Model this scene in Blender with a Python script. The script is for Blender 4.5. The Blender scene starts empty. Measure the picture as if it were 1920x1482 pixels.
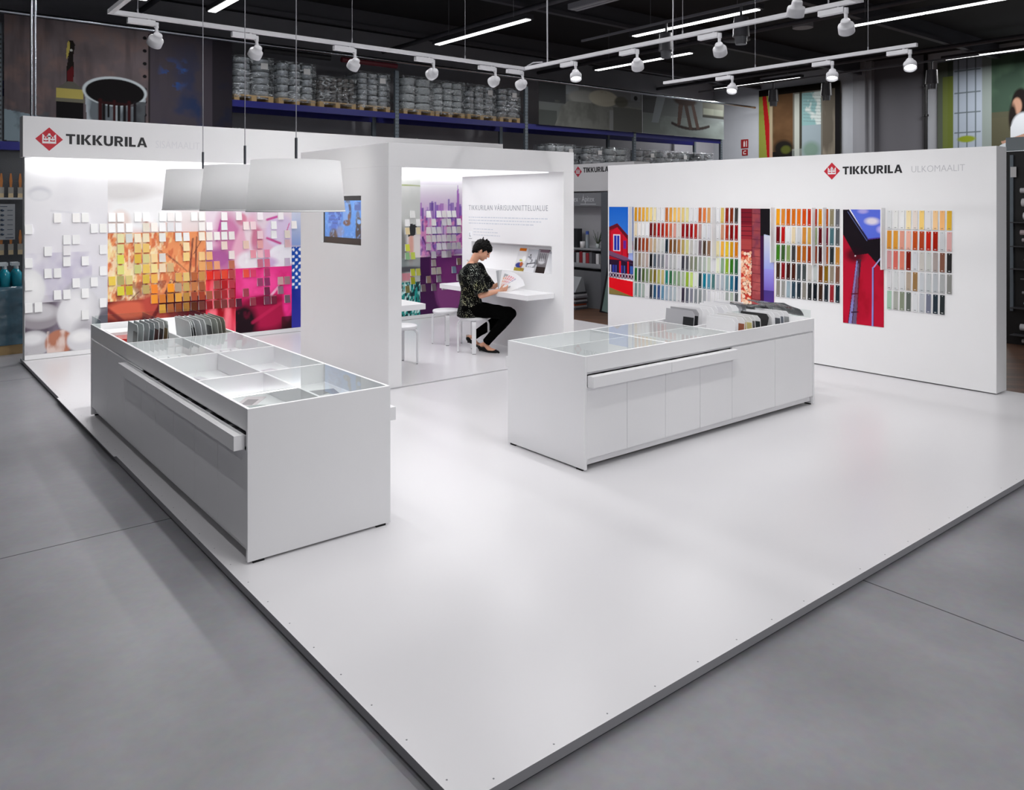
import bpy, bmesh, math, random
import numpy as np
from mathutils import Vector, Matrix
random.seed(7)
S = bpy.context.scene
COL = S.collection
# ---------------------------------------------------------------- camera
# world: +X runs along the back wall of the stand, +Y along its side walls, z = 0 is the top of the white platform
YAW = 0.8912
cam_d = bpy.data.cameras.new('camera'); cam = bpy.data.objects.new('camera', cam_d); COL.objects.link(cam)
cam.location = (0, 0, 1.85)
cam.rotation_euler = (math.pi/2, 0, YAW - math.pi/2)
cam_d.sensor_width = 36; cam_d.sensor_fit = 'HORIZONTAL'
cam_d.lens = 1494.7/1920*36
cam_d.shift_y = -(741-381.38)/1920
cam_d.clip_start = .05; cam_d.clip_end = 200
S.camera = cam
# ---------------------------------------------------------------- world, exposure
W = bpy.data.worlds.new('World'); S.world = W; W.use_nodes = True
W.node_tree.nodes['Background'].inputs[0].default_value = (.75, .85, 1, 1)
W.node_tree.nodes['Background'].inputs[1].default_value = .04
S.view_settings.view_transform = 'Standard'; S.view_settings.look = 'None'
S.view_settings.exposure = .03; S.view_settings.gamma = 1; S.view_settings.use_curve_mapping = False
# ---------------------------------------------------------------- lights
def light(kind, name, loc, energy, color=(1, 1, 1), size=None, size_y=None, target=None, angle=None, blend=.5, radius=.03):
    d = bpy.data.lights.new(name, kind); d.energy = energy; d.color = color
    o = bpy.data.objects.new(name, d); COL.objects.link(o); o.location = loc
    if kind == 'AREA':
        d.shape = 'RECTANGLE'; d.size = size; d.size_y = size_y
    if kind == 'SPOT':
        d.spot_size = math.radians(angle); d.spot_blend = blend; d.shadow_soft_size = radius
    if kind == 'POINT': d.shadow_soft_size = radius
    if target is not None:
        o.rotation_euler = (Vector(target)-Vector(loc)).to_track_quat('-Z', 'Y').to_euler()
    return o
COOL = (1.0, .99, 1.0)
# ceiling tube luminaires: (x, y0, y1, z); the light sits just under each diffuser
TUBES = [(8.8, 10.45, 13.25, 5.0), (13.43, 10.65, 13.43, 5.0), (11.25, 7.56, 10.25, 5.0), (13.62, 4.6, 7.39, 5.0),
         (20.5, 12.4, 15.3, 5.4), (20.7, 5.4, 8.6, 5.4), (4.40, 10.5, 13.3, 5.0), (3.3, 10.4, 13.2, 5.0)]
for (x, y0, y1, z), TUBE_W in zip(TUBES, (58, 75, 50, 60, 150, 190, 66, 95)):
    light('AREA', 'tube_glow', (x, (y0+y1)/2, z-.012), TUBE_W, COOL, .10, y1-y0)
# unseen tube rows continued overhead, with extra ones added left and rear as fill
UNSEEN_TUBES = [(-2.4, -3.0, -.2), (-2.4, 1.5, 4.3), (-2.4, 6.0, 8.8), (.2, -1.0, 1.8), (.2, 3.5, 6.3), (2.2, -2.0, .8), (2.2, 2.4, 5.2), (2.2, 6.4, 9.2),
        (4.4, -1.2, 1.6), (4.4, 2.4, 5.2), (4.4, 6.0, 8.8), (6.6, -1.4, 1.4), (6.6, 2.0, 4.8), (6.6, 5.5, 8.3), (9.0, .6, 3.4), (0.2, -6.0, -3.2), (3.0, -6.0, -3.2), (5.8, -6.0, -3.2), (8.6, -6.0, -3.2)]
for (x, y0, y1), UNSEEN_TUBE_W in zip(UNSEEN_TUBES, (10, 10, 12, 20, 26, 12, 35, 35, 8, 35, 35, 6, 24, 30, 4, 50, 120, 130, 50)):
    light('AREA', 'tube_glow', (x, (y0+y1)/2, 4.988), UNSEEN_TUBE_W, COOL, .10, y1-y0)
# track spots (position of the lamp mouth, target)
TZ = 3.3
BACK_SPOTS = [(1.70, 6.60), (2.50, 6.60), (3.42, 6.60), (4.28, 6.60), (5.05, 6.60), (5.35, 6.60)]
SIDE_SPOTS = [(5.50, 5.85), (5.50, 5.03), (5.50, 4.12), (5.50, 3.02)]
T2_SPOTS = [(7.46, 5.40), (7.52, 4.22), (7.62, 3.46)]
FRONT_SPOTS = [(1.9, 2.9), (2.9, 2.9), (3.9, 2.9), (4.8, 2.9)]
SPOT_AIM = {}
for i, (x, y) in enumerate(BACK_SPOTS):
    SPOT_AIM[(x, y)] = (x+.10*(i-2)-.35, 9.5, .35) if x < 4 else (x-.1, 10.8, 1.9)
for p, t in zip(SIDE_SPOTS, [(4.7, 4.6, .0), (7.7, 6.5, .6), (7.9, 5.2, .6), (7.9, 3.9, .6)]): SPOT_AIM[p] = t
for p, t in zip(T2_SPOTS, [(6.0, 4.7, .3), (6.2, 3.6, 0), (5.8, 2.4, 0)]): SPOT_AIM[p] = t
for p, t in zip(FRONT_SPOTS, [(2.0, 4.2, .35), (2.6, 5.0, 0), (4.4, 4.1, .35), (5.8, 4.1, .35)]): SPOT_AIM[p] = t
SPOT_W = {}
for p in BACK_SPOTS: SPOT_W[p] = 92 if p[0] < 4 else 46
for p, w in zip(SIDE_SPOTS, (14, 66, 64, 50)): SPOT_W[p] = w
for p, w in zip(T2_SPOTS, (12, 12, 12)): SPOT_W[p] = w
for p, w in zip(FRONT_SPOTS, (42, 16, 44, 44)): SPOT_W[p] = w
for p, t in SPOT_AIM.items():
    a = Vector((p[0], p[1], TZ-.17)); d = (Vector(t)-a).normalized()
    light('SPOT', 'spot_glow', a+d*.075, SPOT_W[p], (1, .99, .97), target=t, angle=(84 if p[0] < 4 else 50) if p in BACK_SPOTS else 92 if p in SIDE_SPOTS else 66, blend=.9, radius=.045)
# light slot behind the fascia of the back wall, ceiling panel of the booth, lamps in the shades
light('AREA', 'slot_glow', (4.96, 10.84, 2.388), 20, (1, 1, 1), 7.0, .05, target=(4.96, 10.9, 0))
light('AREA', 'booth_glow', (5.27, 7.95, 2.205), 9, (.97, .98, 1), 2.0, 1.9)
LAMPS = [(2.01, 4.56), (2.01, 5.40), (2.01, 6.28)]
for x, y in LAMPS: light('POINT', 'shade_glow', (x, y, 1.98), 13, (1, .99, .97), radius=.05)
# ---------------------------------------------------------------- colour and material helpers
def lin(c):
    c = c/255.0
    return c/12.92 if c <= .04045 else ((c+.055)/1.055)**2.4
def hx(s): return tuple(lin(int(s[i:i+2], 16)) for i in (0, 2, 4))
MATS = {}
def mat(name, color, rough=.5, metal=0, spec=.5, bump=0, bscale=40, noise=0, nscale=3, emit=0, coat=0):
    if name in MATS: return MATS[name]
    m = bpy.data.materials.new(name); m.use_nodes = True; nt = m.node_tree; b = nt.nodes['Principled BSDF']
    c = hx(color) if isinstance(color, str) else color
    b.inputs['Base Color'].default_value = (*c, 1); b.inputs['Roughness'].default_value = rough
    b.inputs['Metallic'].default_value = metal; b.inputs['Specular IOR Level'].default_value = spec
    b.inputs['Coat Weight'].default_value = coat
    if emit:
        b.inputs['Emission Color'].default_value = (*c, 1); b.inputs['Emission Strength'].default_value = emit
    tc = nt.nodes.new('ShaderNodeTexCoord')
    n = nt.nodes.new('ShaderNodeTexNoise'); n.inputs['Scale'].default_value = nscale; n.inputs['Detail'].default_value = 4
    nt.links.new(tc.outputs['Object'], n.inputs['Vector'])
    mx = nt.nodes.new('ShaderNodeMix'); mx.data_type = 'RGBA'
    k = noise if noise else .015
    mx.inputs[6].default_value = (*[min(1, v*(1-k)) for v in c], 1); mx.inputs[7].default_value = (*[min(1, v*(1+k)) for v in c], 1)
    nt.links.new(n.outputs['Fac'], mx.inputs[0]); nt.links.new(mx.outputs[2], b.inputs['Base Color'])
    if bump:
        n2 = nt.nodes.new('ShaderNodeTexNoise'); n2.inputs['Scale'].default_value = bscale
        nt.links.new(tc.outputs['Object'], n2.inputs['Vector'])
        bp = nt.nodes.new('ShaderNodeBump'); bp.inputs['Strength'].default_value = bump; bp.inputs['Distance'].default_value = .01
        nt.links.new(n2.outputs['Fac'], bp.inputs['Height']); nt.links.new(bp.outputs['Normal'], b.inputs['Normal'])
    MATS[name] = m
    return m
def attr_mat(name, rough=.6, spec=.15, emit=0, gain=1.0):
    if name in MATS: return MATS[name]
    m = bpy.data.materials.new(name); m.use_nodes = True; nt = m.node_tree; b = nt.nodes['Principled BSDF']
    a = nt.nodes.new('ShaderNodeAttribute'); a.attribute_name = 'Col'
    nt.links.new(a.outputs['Color'], b.inputs['Base Color'])
    b.inputs['Roughness'].default_value = rough; b.inputs['Specular IOR Level'].default_value = spec
    if emit:
        nt.links.new(a.outputs['Color'], b.inputs['Emission Color']); b.inputs['Emission Strength'].default_value = emit
    MATS[name] = m
    return m
def objcol_mat(name, rough=.5, spec=.15):
    if name in MATS: return MATS[name]
    m = bpy.data.materials.new(name); m.use_nodes = True; nt = m.node_tree; b = nt.nodes['Principled BSDF']
    a = nt.nodes.new('ShaderNodeObjectInfo'); nt.links.new(a.outputs['Color'], b.inputs['Base Color'])
    b.inputs['Roughness'].default_value = rough; b.inputs['Specular IOR Level'].default_value = spec
    MATS[name] = m
    return m
def glass_mat(name, tint=(1, 1, 1), refl=1.0, rough=.0):
    if name in MATS: return MATS[name]
    m = bpy.data.materials.new(name); m.use_nodes = True; nt = m.node_tree; nt.nodes.clear()
    o = nt.nodes.new('ShaderNodeOutputMaterial'); t = nt.nodes.new('ShaderNodeBsdfTransparent'); g = nt.nodes.new('ShaderNodeBsdfGlossy')
    f = nt.nodes.new('ShaderNodeFresnel'); f.inputs[0].default_value = 1.5; mx = nt.nodes.new('ShaderNodeMixShader')
    mu = nt.nodes.new('ShaderNodeMath'); mu.operation = 'MULTIPLY'; mu.inputs[1].default_value = refl; mu.use_clamp = True
    t.inputs[0].default_value = (*tint, 1); g.inputs['Roughness'].default_value = rough
    ge = nt.nodes.new('ShaderNodeNewGeometry'); iv = nt.nodes.new('ShaderNodeMath'); iv.operation = 'SUBTRACT'; iv.inputs[0].default_value = refl
    nt.links.new(ge.outputs['Backfacing'], iv.inputs[1]); iv.use_clamp = True; nt.links.new(iv.outputs[0], mu.inputs[1])
    nt.links.new(f.outputs[0], mu.inputs[0]); nt.links.new(mu.outputs[0], mx.inputs[0])
    nt.links.new(t.outputs[0], mx.inputs[1]); nt.links.new(g.outputs[0], mx.inputs[2]); nt.links.new(mx.outputs[0], o.inputs[0])
    MATS[name] = m
    return m
# ---------------------------------------------------------------- mesh helpers
class MB:
    def __init__(s): s.v = []; s.f = []; s.m = []; s.sm = []
    def add(s, vs, fs, mi=0, smooth=False, M=None):
        o = len(s.v)
        if M is not None: vs = [tuple(M @ Vector(p)) for p in vs]
        s.v += [tuple(p) for p in vs]; s.f += [tuple(i+o for i in f) for f in fs]; s.m += [mi]*len(fs); s.sm += [smooth]*len(fs)
        return s
    def box(s, x0, x1, y0, y1, z0, z1, mi=0, M=None):
        x0, x1 = sorted((x0, x1)); y0, y1 = sorted((y0, y1)); z0, z1 = sorted((z0, z1))
        vs = [(x, y, z) for z in (z0, z1) for x, y in ((x0, y0), (x1, y0), (x1, y1), (x0, y1))]
        return s.add(vs, [(0, 3, 2, 1), (4, 5, 6, 7), (0, 1, 5, 4), (1, 2, 6, 5), (2, 3, 7, 6), (3, 0, 4, 7)], mi, False, M)
    def quad(s, a, b, c, d, mi=0): return s.add([a, b, c, d], [(0, 1, 2, 3)], mi)
    def poly(s, pts, mi=0): return s.add(pts, [tuple(range(len(pts)))], mi)
    def prism(s, pts, d, mi=0, M=None):
        # pts: list of 3D points of one face, d: extrusion vector
        n = len(pts); d = Vector(d); q = [tuple(Vector(p)+d) for p in pts]
        return s.add(list(pts)+q, [tuple(range(n))[::-1], tuple(range(n, 2*n))]+[(i, (i+1) % n, n+(i+1) % n, n+i) for i in range(n)], mi, False, M)
    def lathe(s, prof, c=(0, 0, 0), n=32, mi=0, M=None, smooth=True, closed=False):
        vs = []; fs = []
        for r, z in prof:
            for k in range(n):
                a = 2*math.pi*k/n; vs.append((c[0]+r*math.cos(a), c[1]+r*math.sin(a), c[2]+z))
        m = len(prof)
        for i in range(m-1 if not closed else m):
            j = (i+1) % m
            for k in range(n): fs.append((i*n+k, i*n+(k+1) % n, j*n+(k+1) % n, j*n+k))
        return s.add(vs, fs, mi, smooth, M)
    def cyl(s, p0, p1, r0, r1=None, n=12, mi=0, smooth=True, caps=True):
        r1 = r0 if r1 is None else r1; p0 = Vector(p0); p1 = Vector(p1); d = (p1-p0).normalized()
        u = d.orthogonal().normalized(); w = d.cross(u); vs = []
        for p, r in ((p0, r0), (p1, r1)):
            for k in range(n):
                a = 2*math.pi*k/n; vs.append(tuple(p+u*r*math.cos(a)+w*r*math.sin(a)))
        s.add(vs, [(k, (k+1) % n, n+(k+1) % n, n+k) for k in range(n)], mi, smooth)
        if caps:
            s.add(vs[:n], [tuple(range(n))[::-1]], mi); s.add(vs[n:], [tuple(range(n))], mi)
        return s
    def tube(s, pts, r, n=8, mi=0):
        for a, b in zip(pts[:-1], pts[1:]): s.cyl(a, b, r, n=n, mi=mi)
        return s
    def sph(s, c, r, n=12, mi=0, M=None):
        rx, ry, rz = (r, r, r) if not hasattr(r, '__len__') else r
        vs = [(0, 0, -1)]; m = n//2
        for i in range(1, m):
            t = -math.pi/2+math.pi*i/m
            for k in range(n):
                a = 2*math.pi*k/n; vs.append((math.cos(t)*math.cos(a), math.cos(t)*math.sin(a), math.sin(t)))
        vs.append((0, 0, 1)); fs = []
        for k in range(n): fs.append((0, 1+(k+1) % n, 1+k))
        for i in range(m-2):
            for k in range(n): fs.append((1+i*n+k, 1+i*n+(k+1) % n, 1+(i+1)*n+(k+1) % n, 1+(i+1)*n+k))
        L = len(vs)-1; b = 1+(m-2)*n
        for k in range(n): fs.append((b+k, b+(k+1) % n, L))
        vs = [Vector((x*rx, y*ry, z*rz)) for x, y, z in vs]
        if M is not None: vs = [M @ p for p in vs]
        vs = [tuple(p+Vector(c)) for p in vs]
        return s.add(vs, fs, mi, True)
    def mesh(s, name, mats):
        me = bpy.data.meshes.new(name); me.from_pydata(s.v, [], s.f)
        for m in (mats if isinstance(mats, (list, tuple)) else [mats]): me.materials.append(m)
        me.polygons.foreach_set('material_index', s.m); me.polygons.foreach_set('use_smooth', s.sm); me.update()
        return me
    def build(s, name, mats, parent=None, bevel=0):
        o = bpy.data.objects.new(name, s.mesh(name, mats)); COL.objects.link(o)
        if parent is not None:
            o.parent = parent; o.matrix_parent_inverse = parent_inv(parent)
        if bevel:
            b = o.modifiers.new('bevel', 'BEVEL'); b.width = bevel; b.segments = 2; b.limit_method = 'ANGLE'
        return o
def world_of(o):
    M = Matrix.Translation(o.location) @ o.rotation_euler.to_matrix().to_4x4()
    return world_of(o.parent) @ o.matrix_parent_inverse @ M if o.parent else M
def parent_inv(p): return world_of(p).inverted()
def tag(o, label=None, cat=None, group=None, kind=None):
    if label: o['label'] = label
    if cat: o['category'] = cat
    if group: o['group'] = group
    if kind: o['kind'] = kind
    return o
def thing(name, label, cat, loc=(0, 0, 0), group=None, rotz=0):
    o = bpy.data.objects.new(name, None); COL.objects.link(o); o.location = loc; o.rotation_euler = (0, 0, rotz)
    o.empty_display_size = .1
    return tag(o, label, cat, group)
def kids(o): return [c for c in bpy.data.objects if c.parent == o]
def dup(root, loc, rotz, label, group=None, children=None):
    # a copy of a thing (an Empty) with copies of its parts and sub-parts
    r = root.copy(); COL.objects.link(r); r.location = loc; r.rotation_euler = (0, 0, rotz); r['label'] = label
    if group: r['group'] = group
    for ch in children or kids(root):
        c = ch.copy(); COL.objects.link(c); c.parent = r; c.matrix_parent_inverse = ch.matrix_parent_inverse.copy()
        for g in kids(ch):
            d = g.copy(); COL.objects.link(d); d.parent = c; d.matrix_parent_inverse = g.matrix_parent_inverse.copy()
    return r
def text_mesh(txt, size, bold=0.0, sx=1.0, font_extr=.001, align='LEFT', space=1.0):
    cu = bpy.data.curves.new('t', 'FONT'); cu.body = txt; cu.size = size; cu.extrude = font_extr; cu.offset = bold; cu.align_x = align
    cu.space_character = space; cu.resolution_u = 3
    o = bpy.data.objects.new('t', cu); COL.objects.link(o)
    dg = bpy.context.evaluated_depsgraph_get(); me = bpy.data.meshes.new_from_object(o.evaluated_get(dg))
    bpy.data.objects.remove(o); bpy.data.curves.remove(cu)
    if sx != 1:
        for v in me.vertices: v.co.x *= sx
    return me
def place_text(name, me, m, origin, right, parent=None):
    # text in the plane spanned by 'right' and +z
    me.materials.clear(); me.materials.append(m)
    r = Vector(right).normalized(); u = Vector((0, 0, 1)); n = r.cross(u)
    M = Matrix((r, u, n)).transposed().to_4x4(); M.translation = Vector(origin)
    me.transform(M); o = bpy.data.objects.new(name, me); COL.objects.link(o)
    if parent is not None:
        o.parent = parent; o.matrix_parent_inverse = parent_inv(parent)
    return o
# ---------------------------------------------------------------- painted pictures (procedural, per-vertex colours of a fine grid)
def vnoise(h, w, cx, cy, seed):
    r = np.random.RandomState(seed); g = r.rand(cy+2, cx+2)
    y = np.linspace(0, cy, h); x = np.linspace(0, cx, w); yi = y.astype(int); xi = x.astype(int)
    fy = (y-yi)[:, None]; fx = (x-xi)[None, :]; fy = fy*fy*(3-2*fy); fx = fx*fx*(3-2*fx)
    a = g[yi][:, xi]; b = g[yi][:, xi+1]; c = g[yi+1][:, xi]; d = g[yi+1][:, xi+1]
    return (a*(1-fx)+b*fx)*(1-fy)+(c*(1-fx)+d*fx)*fy
def fbm(h, w, cx, cy, seed, n=4):
    o = np.zeros((h, w)); k = 1.0; t = 0
    for i in range(n):
        o += k*vnoise(h, w, max(1, int(cx*2**i)), max(1, int(cy*2**i)), seed+i); t += k; k *= .5
    return o/t
class Cv:
    def __init__(s, wm, hm, cell=.012, bg='FFFFFF'):
        s.wm, s.hm = wm, hm; s.w = max(2, int(wm/cell)+1); s.h = max(2, int(hm/cell)+1)
        s.a = np.zeros((s.h, s.w, 3)); s.a[:] = hx(bg)
        s.u = np.broadcast_to(np.linspace(0, 1, s.w)[None, :], (s.h, s.w)); s.v = np.broadcast_to(np.linspace(0, 1, s.h)[:, None], (s.h, s.w))
    def mix(s, m, c, al=1.0):
        m = np.clip(m, 0, 1)[..., None]*al; c = np.array(hx(c) if isinstance(c, str) else c); s.a = s.a*(1-m)+c*m; return s
    def rect(s, u0, v0, u1, v1, c, al=1): return s.mix(((s.u >= u0) & (s.u <= u1) & (s.v >= v0) & (s.v <= v1))*1.0, c, al)
    def grad(s, v0, v1, c0, c1, u0=0, u1=1):
        t = np.clip((s.v-v0)/(v1-v0), 0, 1)[..., None]; c = np.array(hx(c0))*(1-t)+np.array(hx(c1))*t
        m = ((s.v >= min(v0, v1)) & (s.v <= max(v0, v1)) & (s.u >= u0) & (s.u <= u1))[..., None]
        s.a = np.where(m, c, s.a); return s
    def ell(s, cu, cv, ru, rv, c, soft=.0, al=1, rot=0):
        x = (s.u-cu)*s.wm; y = (s.v-cv)*s.hm; ca, sa = math.cos(rot), math.sin(rot); X = x*ca+y*sa; Y = -x*sa+y*ca
        d = np.sqrt((X/(ru*s.wm))**2+(Y/(rv*s.hm))**2)
        return s.mix((d < 1)*1.0 if soft == 0 else np.clip((1-d)/soft+.5, 0, 1), c, al)
    def poly(s, pts, c, al=1):
        m = np.zeros((s.h, s.w), bool); n = len(pts)
        for i in range(n):
            x0, y0 = pts[i]; x1, y1 = pts[(i+1) % n]
            if y0 == y1: continue
            k = ((s.v >= min(y0, y1)) & (s.v < max(y0, y1)) & (s.u < x0+(s.v-y0)*(x1-x0)/(y1-y0))); m ^= k
        return s.mix(m*1.0, c, al)
    def line(s, u0, v0, u1, v1, wd, c, al=1):
        X = s.u*s.wm; Y = s.v*s.hm; x0, y0, x1, y1 = u0*s.wm, v0*s.hm, u1*s.wm, v1*s.hm
        L = (x1-x0)**2+(y1-y0)**2+1e-9; t = np.clip(((X-x0)*(x1-x0)+(Y-y0)*(y1-y0))/L, 0, 1)
        d = np.hypot(X-x0-t*(x1-x0), Y-y0-t*(y1-y0)); return s.mix(np.clip((wd-d)/(wd*.6)+.2, 0, 1), c, al)
    def noi(s, cx, cy, seed, lo, hi, c, al=1, mask=None, n=4):
        f = fbm(s.h, s.w, cx, cy, seed, n); m = np.clip((f-lo)/(hi-lo), 0, 1)
        if mask is not None: m = m*mask
        return s.mix(m, c, al)
    def reg(s, u0, v0, u1, v1): return ((s.u >= u0) & (s.u <= u1) & (s.v >= v0) & (s.v <= v1))*1.0
    def mesh(s, name, origin, right, up, m, thick=.003):
        r = Vector(right).normalized(); u = Vector(up).normalized(); o = Vector(origin); n = r.cross(u)
        R = np.array(r)*s.wm; U = np.array(u)*s.hm
        P = (np.array(o)+s.u[..., None]*R+s.v[..., None]*U).reshape(-1, 3); nv = len(P)
        idx = np.arange(nv).reshape(s.h, s.w)
        F = np.stack([idx[:-1, :-1], idx[:-1, 1:], idx[1:, 1:], idx[1:, :-1]], -1).reshape(-1, 4).tolist()
        c = [0, s.w-1, nv-1, nv-s.w]; B = [tuple(P[i]-np.array(n)*thick) for i in c]
        V = P.tolist()+B; F += [(nv+3, nv+2, nv+1, nv)]
        F += [(c[i], nv+i, nv+(i+1) % 4, c[(i+1) % 4]) for i in range(4)]
        me = bpy.data.meshes.new(name); me.from_pydata(V, [], F)
        ca = me.color_attributes.new('Col', 'FLOAT_COLOR', 'POINT')
        A = np.ones((len(V), 4), np.float32); A[:nv, :3] = s.a.reshape(-1, 3); A[nv:, :3] = s.a[0, 0]
        ca.data.foreach_set('color', A.ravel()); me.materials.append(m); me.update()
        return me
    def build(s, name, origin, right, up, m, parent=None, thick=.003):
        o = bpy.data.objects.new(name, s.mesh(name, origin, right, up, m, thick)); COL.objects.link(o)
        if parent is not None:
            o.parent = parent; o.matrix_parent_inverse = parent_inv(parent)
        return o
# names for colours, used in labels
NAMES = [('white', 'F4F4F2'), ('off-white', 'E4E2DC'), ('cream', 'F2E4BE'), ('pale grey', 'C8CACC'), ('grey', '98999A'), ('dark grey', '58595C'), ('charcoal', '333538'),
         ('near-black', '141416'), ('pale yellow', 'F0E090'), ('yellow', 'E4C840'), ('golden yellow', 'E4A836'), ('lime', 'C4D860'), ('olive', '8A8440'), ('khaki', 'B8B080'),
         ('peach', 'F0C090'), ('orange', 'E07820'), ('burnt orange', 'B85A28'), ('brown', '7A4826'), ('dark brown', '42281C'), ('tan', 'C4A478'), ('taupe', '948478'),
         ('red', 'B81C1C'), ('dark red', '700C10'), ('brick red', '9C3A30'), ('salmon', 'DC8470'), ('pale pink', 'ECC8CC'), ('pink', 'D86888'), ('plum', '6A2C48'),
         ('sage green', '90A488'), ('green', '3C7830'), ('dark green', '2C4C38'), ('mint', 'A8C8B4'), ('teal', '1C7884'), ('blue', '2C5A84'), ('pale blue', 'A0B4C0'), ('slate', '546470'),
         ('mauve', 'A890A0'), ('navy', '20303C')]
def cname(h):
    c = tuple(int(h[i:i+2], 16) for i in (0, 2, 4))
    return min(NAMES, key=lambda t: sum((a-int(t[1][i*2:i*2+2], 16))**2 for i, a in enumerate(c)))[0]
ORD = 'first second third fourth fifth sixth seventh eighth ninth tenth eleventh twelfth thirteenth fourteenth fifteenth sixteenth seventeenth eighteenth nineteenth twentieth twenty-first twenty-second twenty-third twenty-fourth twenty-fifth twenty-sixth twenty-seventh twenty-eighth twenty-ninth thirtieth'.split()
white = mat('white_lacquer', 'EDEDEF', .32, spec=.5)
white_matt = mat('white_matt', 'EDEDEE', .55)
black = mat('black_paint', '0A0A0C', .5)
darkm = mat('dark_void', '08080A', .8)
chrome = mat('chrome', 'B8BCC4', .18, metal=1)
steel = mat('steel', '8A8E94', .35, metal=.8)
# ================================================================ the hall
HX, HY, HZ = 22.4, 16.8, 5.9
def struct(name, mb, m, parent=None, bevel=0):
    o = mb.build(name, m, parent, bevel)
    if parent is None: o['kind'] = 'structure'
    return o
# polished concrete
cm = bpy.data.materials.new('polished_concrete'); cm.use_nodes = True; nt = cm.node_tree; b = nt.nodes['Principled BSDF']
tc = nt.nodes.new('ShaderNodeTexCoord'); n1 = nt.nodes.new('ShaderNodeTexNoise'); n1.inputs['Scale'].default_value = .9; n1.inputs['Detail'].default_value = 8; n1.inputs['Roughness'].default_value = .62
n2 = nt.nodes.new('ShaderNodeTexNoise'); n2.inputs['Scale'].default_value = 22; n2.inputs['Detail'].default_value = 5
nt.links.new(tc.outputs['Object'], n1.inputs['Vector']); nt.links.new(tc.outputs['Object'], n2.inputs['Vector'])
r1 = nt.nodes.new('ShaderNodeValToRGB'); r1.color_ramp.elements[0].position = .33; r1.color_ramp.elements[0].color = (*hx('7C7C80'), 1)
r1.color_ramp.elements[1].position = .68; r1.color_ramp.elements[1].color = (*hx('939398'), 1)
nt.links.new(n1.outputs['Fac'], r1.inputs[0])
mx = nt.nodes.new('ShaderNodeMix'); mx.data_type = 'RGBA'; mx.blend_type = 'OVERLAY'; mx.inputs[0].default_value = .12
nt.links.new(r1.outputs[0], mx.inputs[6]); nt.links.new(n2.outputs['Color'], mx.inputs[7]); nt.links.new(mx.outputs[2], b.inputs['Base Color'])
rr = nt.nodes.new('ShaderNodeMapRange'); rr.inputs['To Min'].default_value = .28; rr.inputs['To Max'].default_value = .48
nt.links.new(n1.outputs['Fac'], rr.inputs['Value']); nt.links.new(rr.outputs[0], b.inputs['Roughness'])
b.inputs['Specular IOR Level'].default_value = .35
m = MB()
fl = -.05
m.box(-14, HX, -10, HY, fl-.2, fl)
struct('floor', m, cm)
# saw-cut joints of the slab
jm = mat('joint_filler', '4A4A4E', .8)
k = 0
for yj in (5.03-4.6, 5.03, 5.03+5.0):
    k += 1; m = MB(); m.box(-14, 1.45 if yj > 3 else 14, yj-.0035, yj+.0035, fl, fl+.0006); struct('trim_%d' % k, m, jm)
for xj in (3.90, -1.6):
    k += 1; m = MB(); m.box(xj-.0035, xj+.0035, -9, 2.02 if xj > 0 else 16, fl, fl+.0006); struct('trim_%d' % k, m, jm)
# wooden floor of the shop beyond the stand
wm = bpy.data.materials.new('oak_planks'); wm.use_nodes = True; nt = wm.node_tree; b = nt.nodes['Principled BSDF']
tc = nt.nodes.new('ShaderNodeTexCoord'); mp = nt.nodes.new('ShaderNodeMapping'); mp.inputs['Rotation'].default_value = (0, 0, .9)
bk = nt.nodes.new('ShaderNodeTexBrick'); bk.inputs['Color1'].default_value = (*hx('6B4A36'), 1); bk.inputs['Color2'].default_value = (*hx('4E3628'), 1)
bk.inputs['Mortar'].default_value = (*hx('2A1C14'), 1); bk.inputs['Scale'].default_value = 1; bk.inputs['Brick Width'].default_value = 1.3; bk.inputs['Row Height'].default_value = .13; bk.inputs['Mortar Size'].default_value = .003
nt.links.new(tc.outputs['Object'], mp.inputs[0]); nt.links.new(mp.outputs[0], bk.inputs['Vector']); nt.links.new(bk.outputs[0], b.inputs['Base Color']); b.inputs['Roughness'].default_value = .45
m = MB(); m.box(8.78, 22.3, 2.2, 14.0, fl, fl+.004); wf = struct('trim_9', m, wm)
# hall shell
wall_grey = mat('wall_panel_grey', 'B4B8BE', .6, noise=.05); wall_dark = mat('wall_dark', 'A8A8AE', .7, noise=.06)
m = MB(); m.box(-14, HX+.3, HY, HY+.3, fl, HZ+.3); struct('wall_back', m, wall_dark)
m = MB(); m.box(HX, HX+.3, -10, HY, fl, HZ+.3); wr = struct('wall_right', m, wall_grey)
m = MB(); m.box(-14.3, -14, -10, HY+.3, fl, HZ+.3); struct('wall_left', m, wall_dark)
m = MB(); m.box(-14.3, HX+.3, -10.3, -10, fl, HZ+.3); struct('wall_front', m, wall_dark)
ceil_black = mat('ceiling_black', '0B0B0D', .8)
m = MB(); m.box(-14, HX, -10, HY, HZ, HZ+.2); struct('ceiling', m, ceil_black)
beam = mat('ceiling_steel', '4A4A50', .6)
k = 20
for yb in (4.5, 8.0, 11.5, 15.0):
    k += 1; m = MB(); m.box(-6, HX, yb-.06, yb+.06, HZ-.38, HZ-.30); m.box(-6, HX, yb-.01, yb+.01, HZ-.30, HZ); struct('trim_%d' % k, m, beam)
for xb in (4, 9.6, 14.5, 19.5):
    k += 1; m = MB(); m.cyl((xb, 2, HZ-.42), (xb, HY, HZ-.42), .05, n=10); struct('trim_%d' % k, m, beam)
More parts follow.
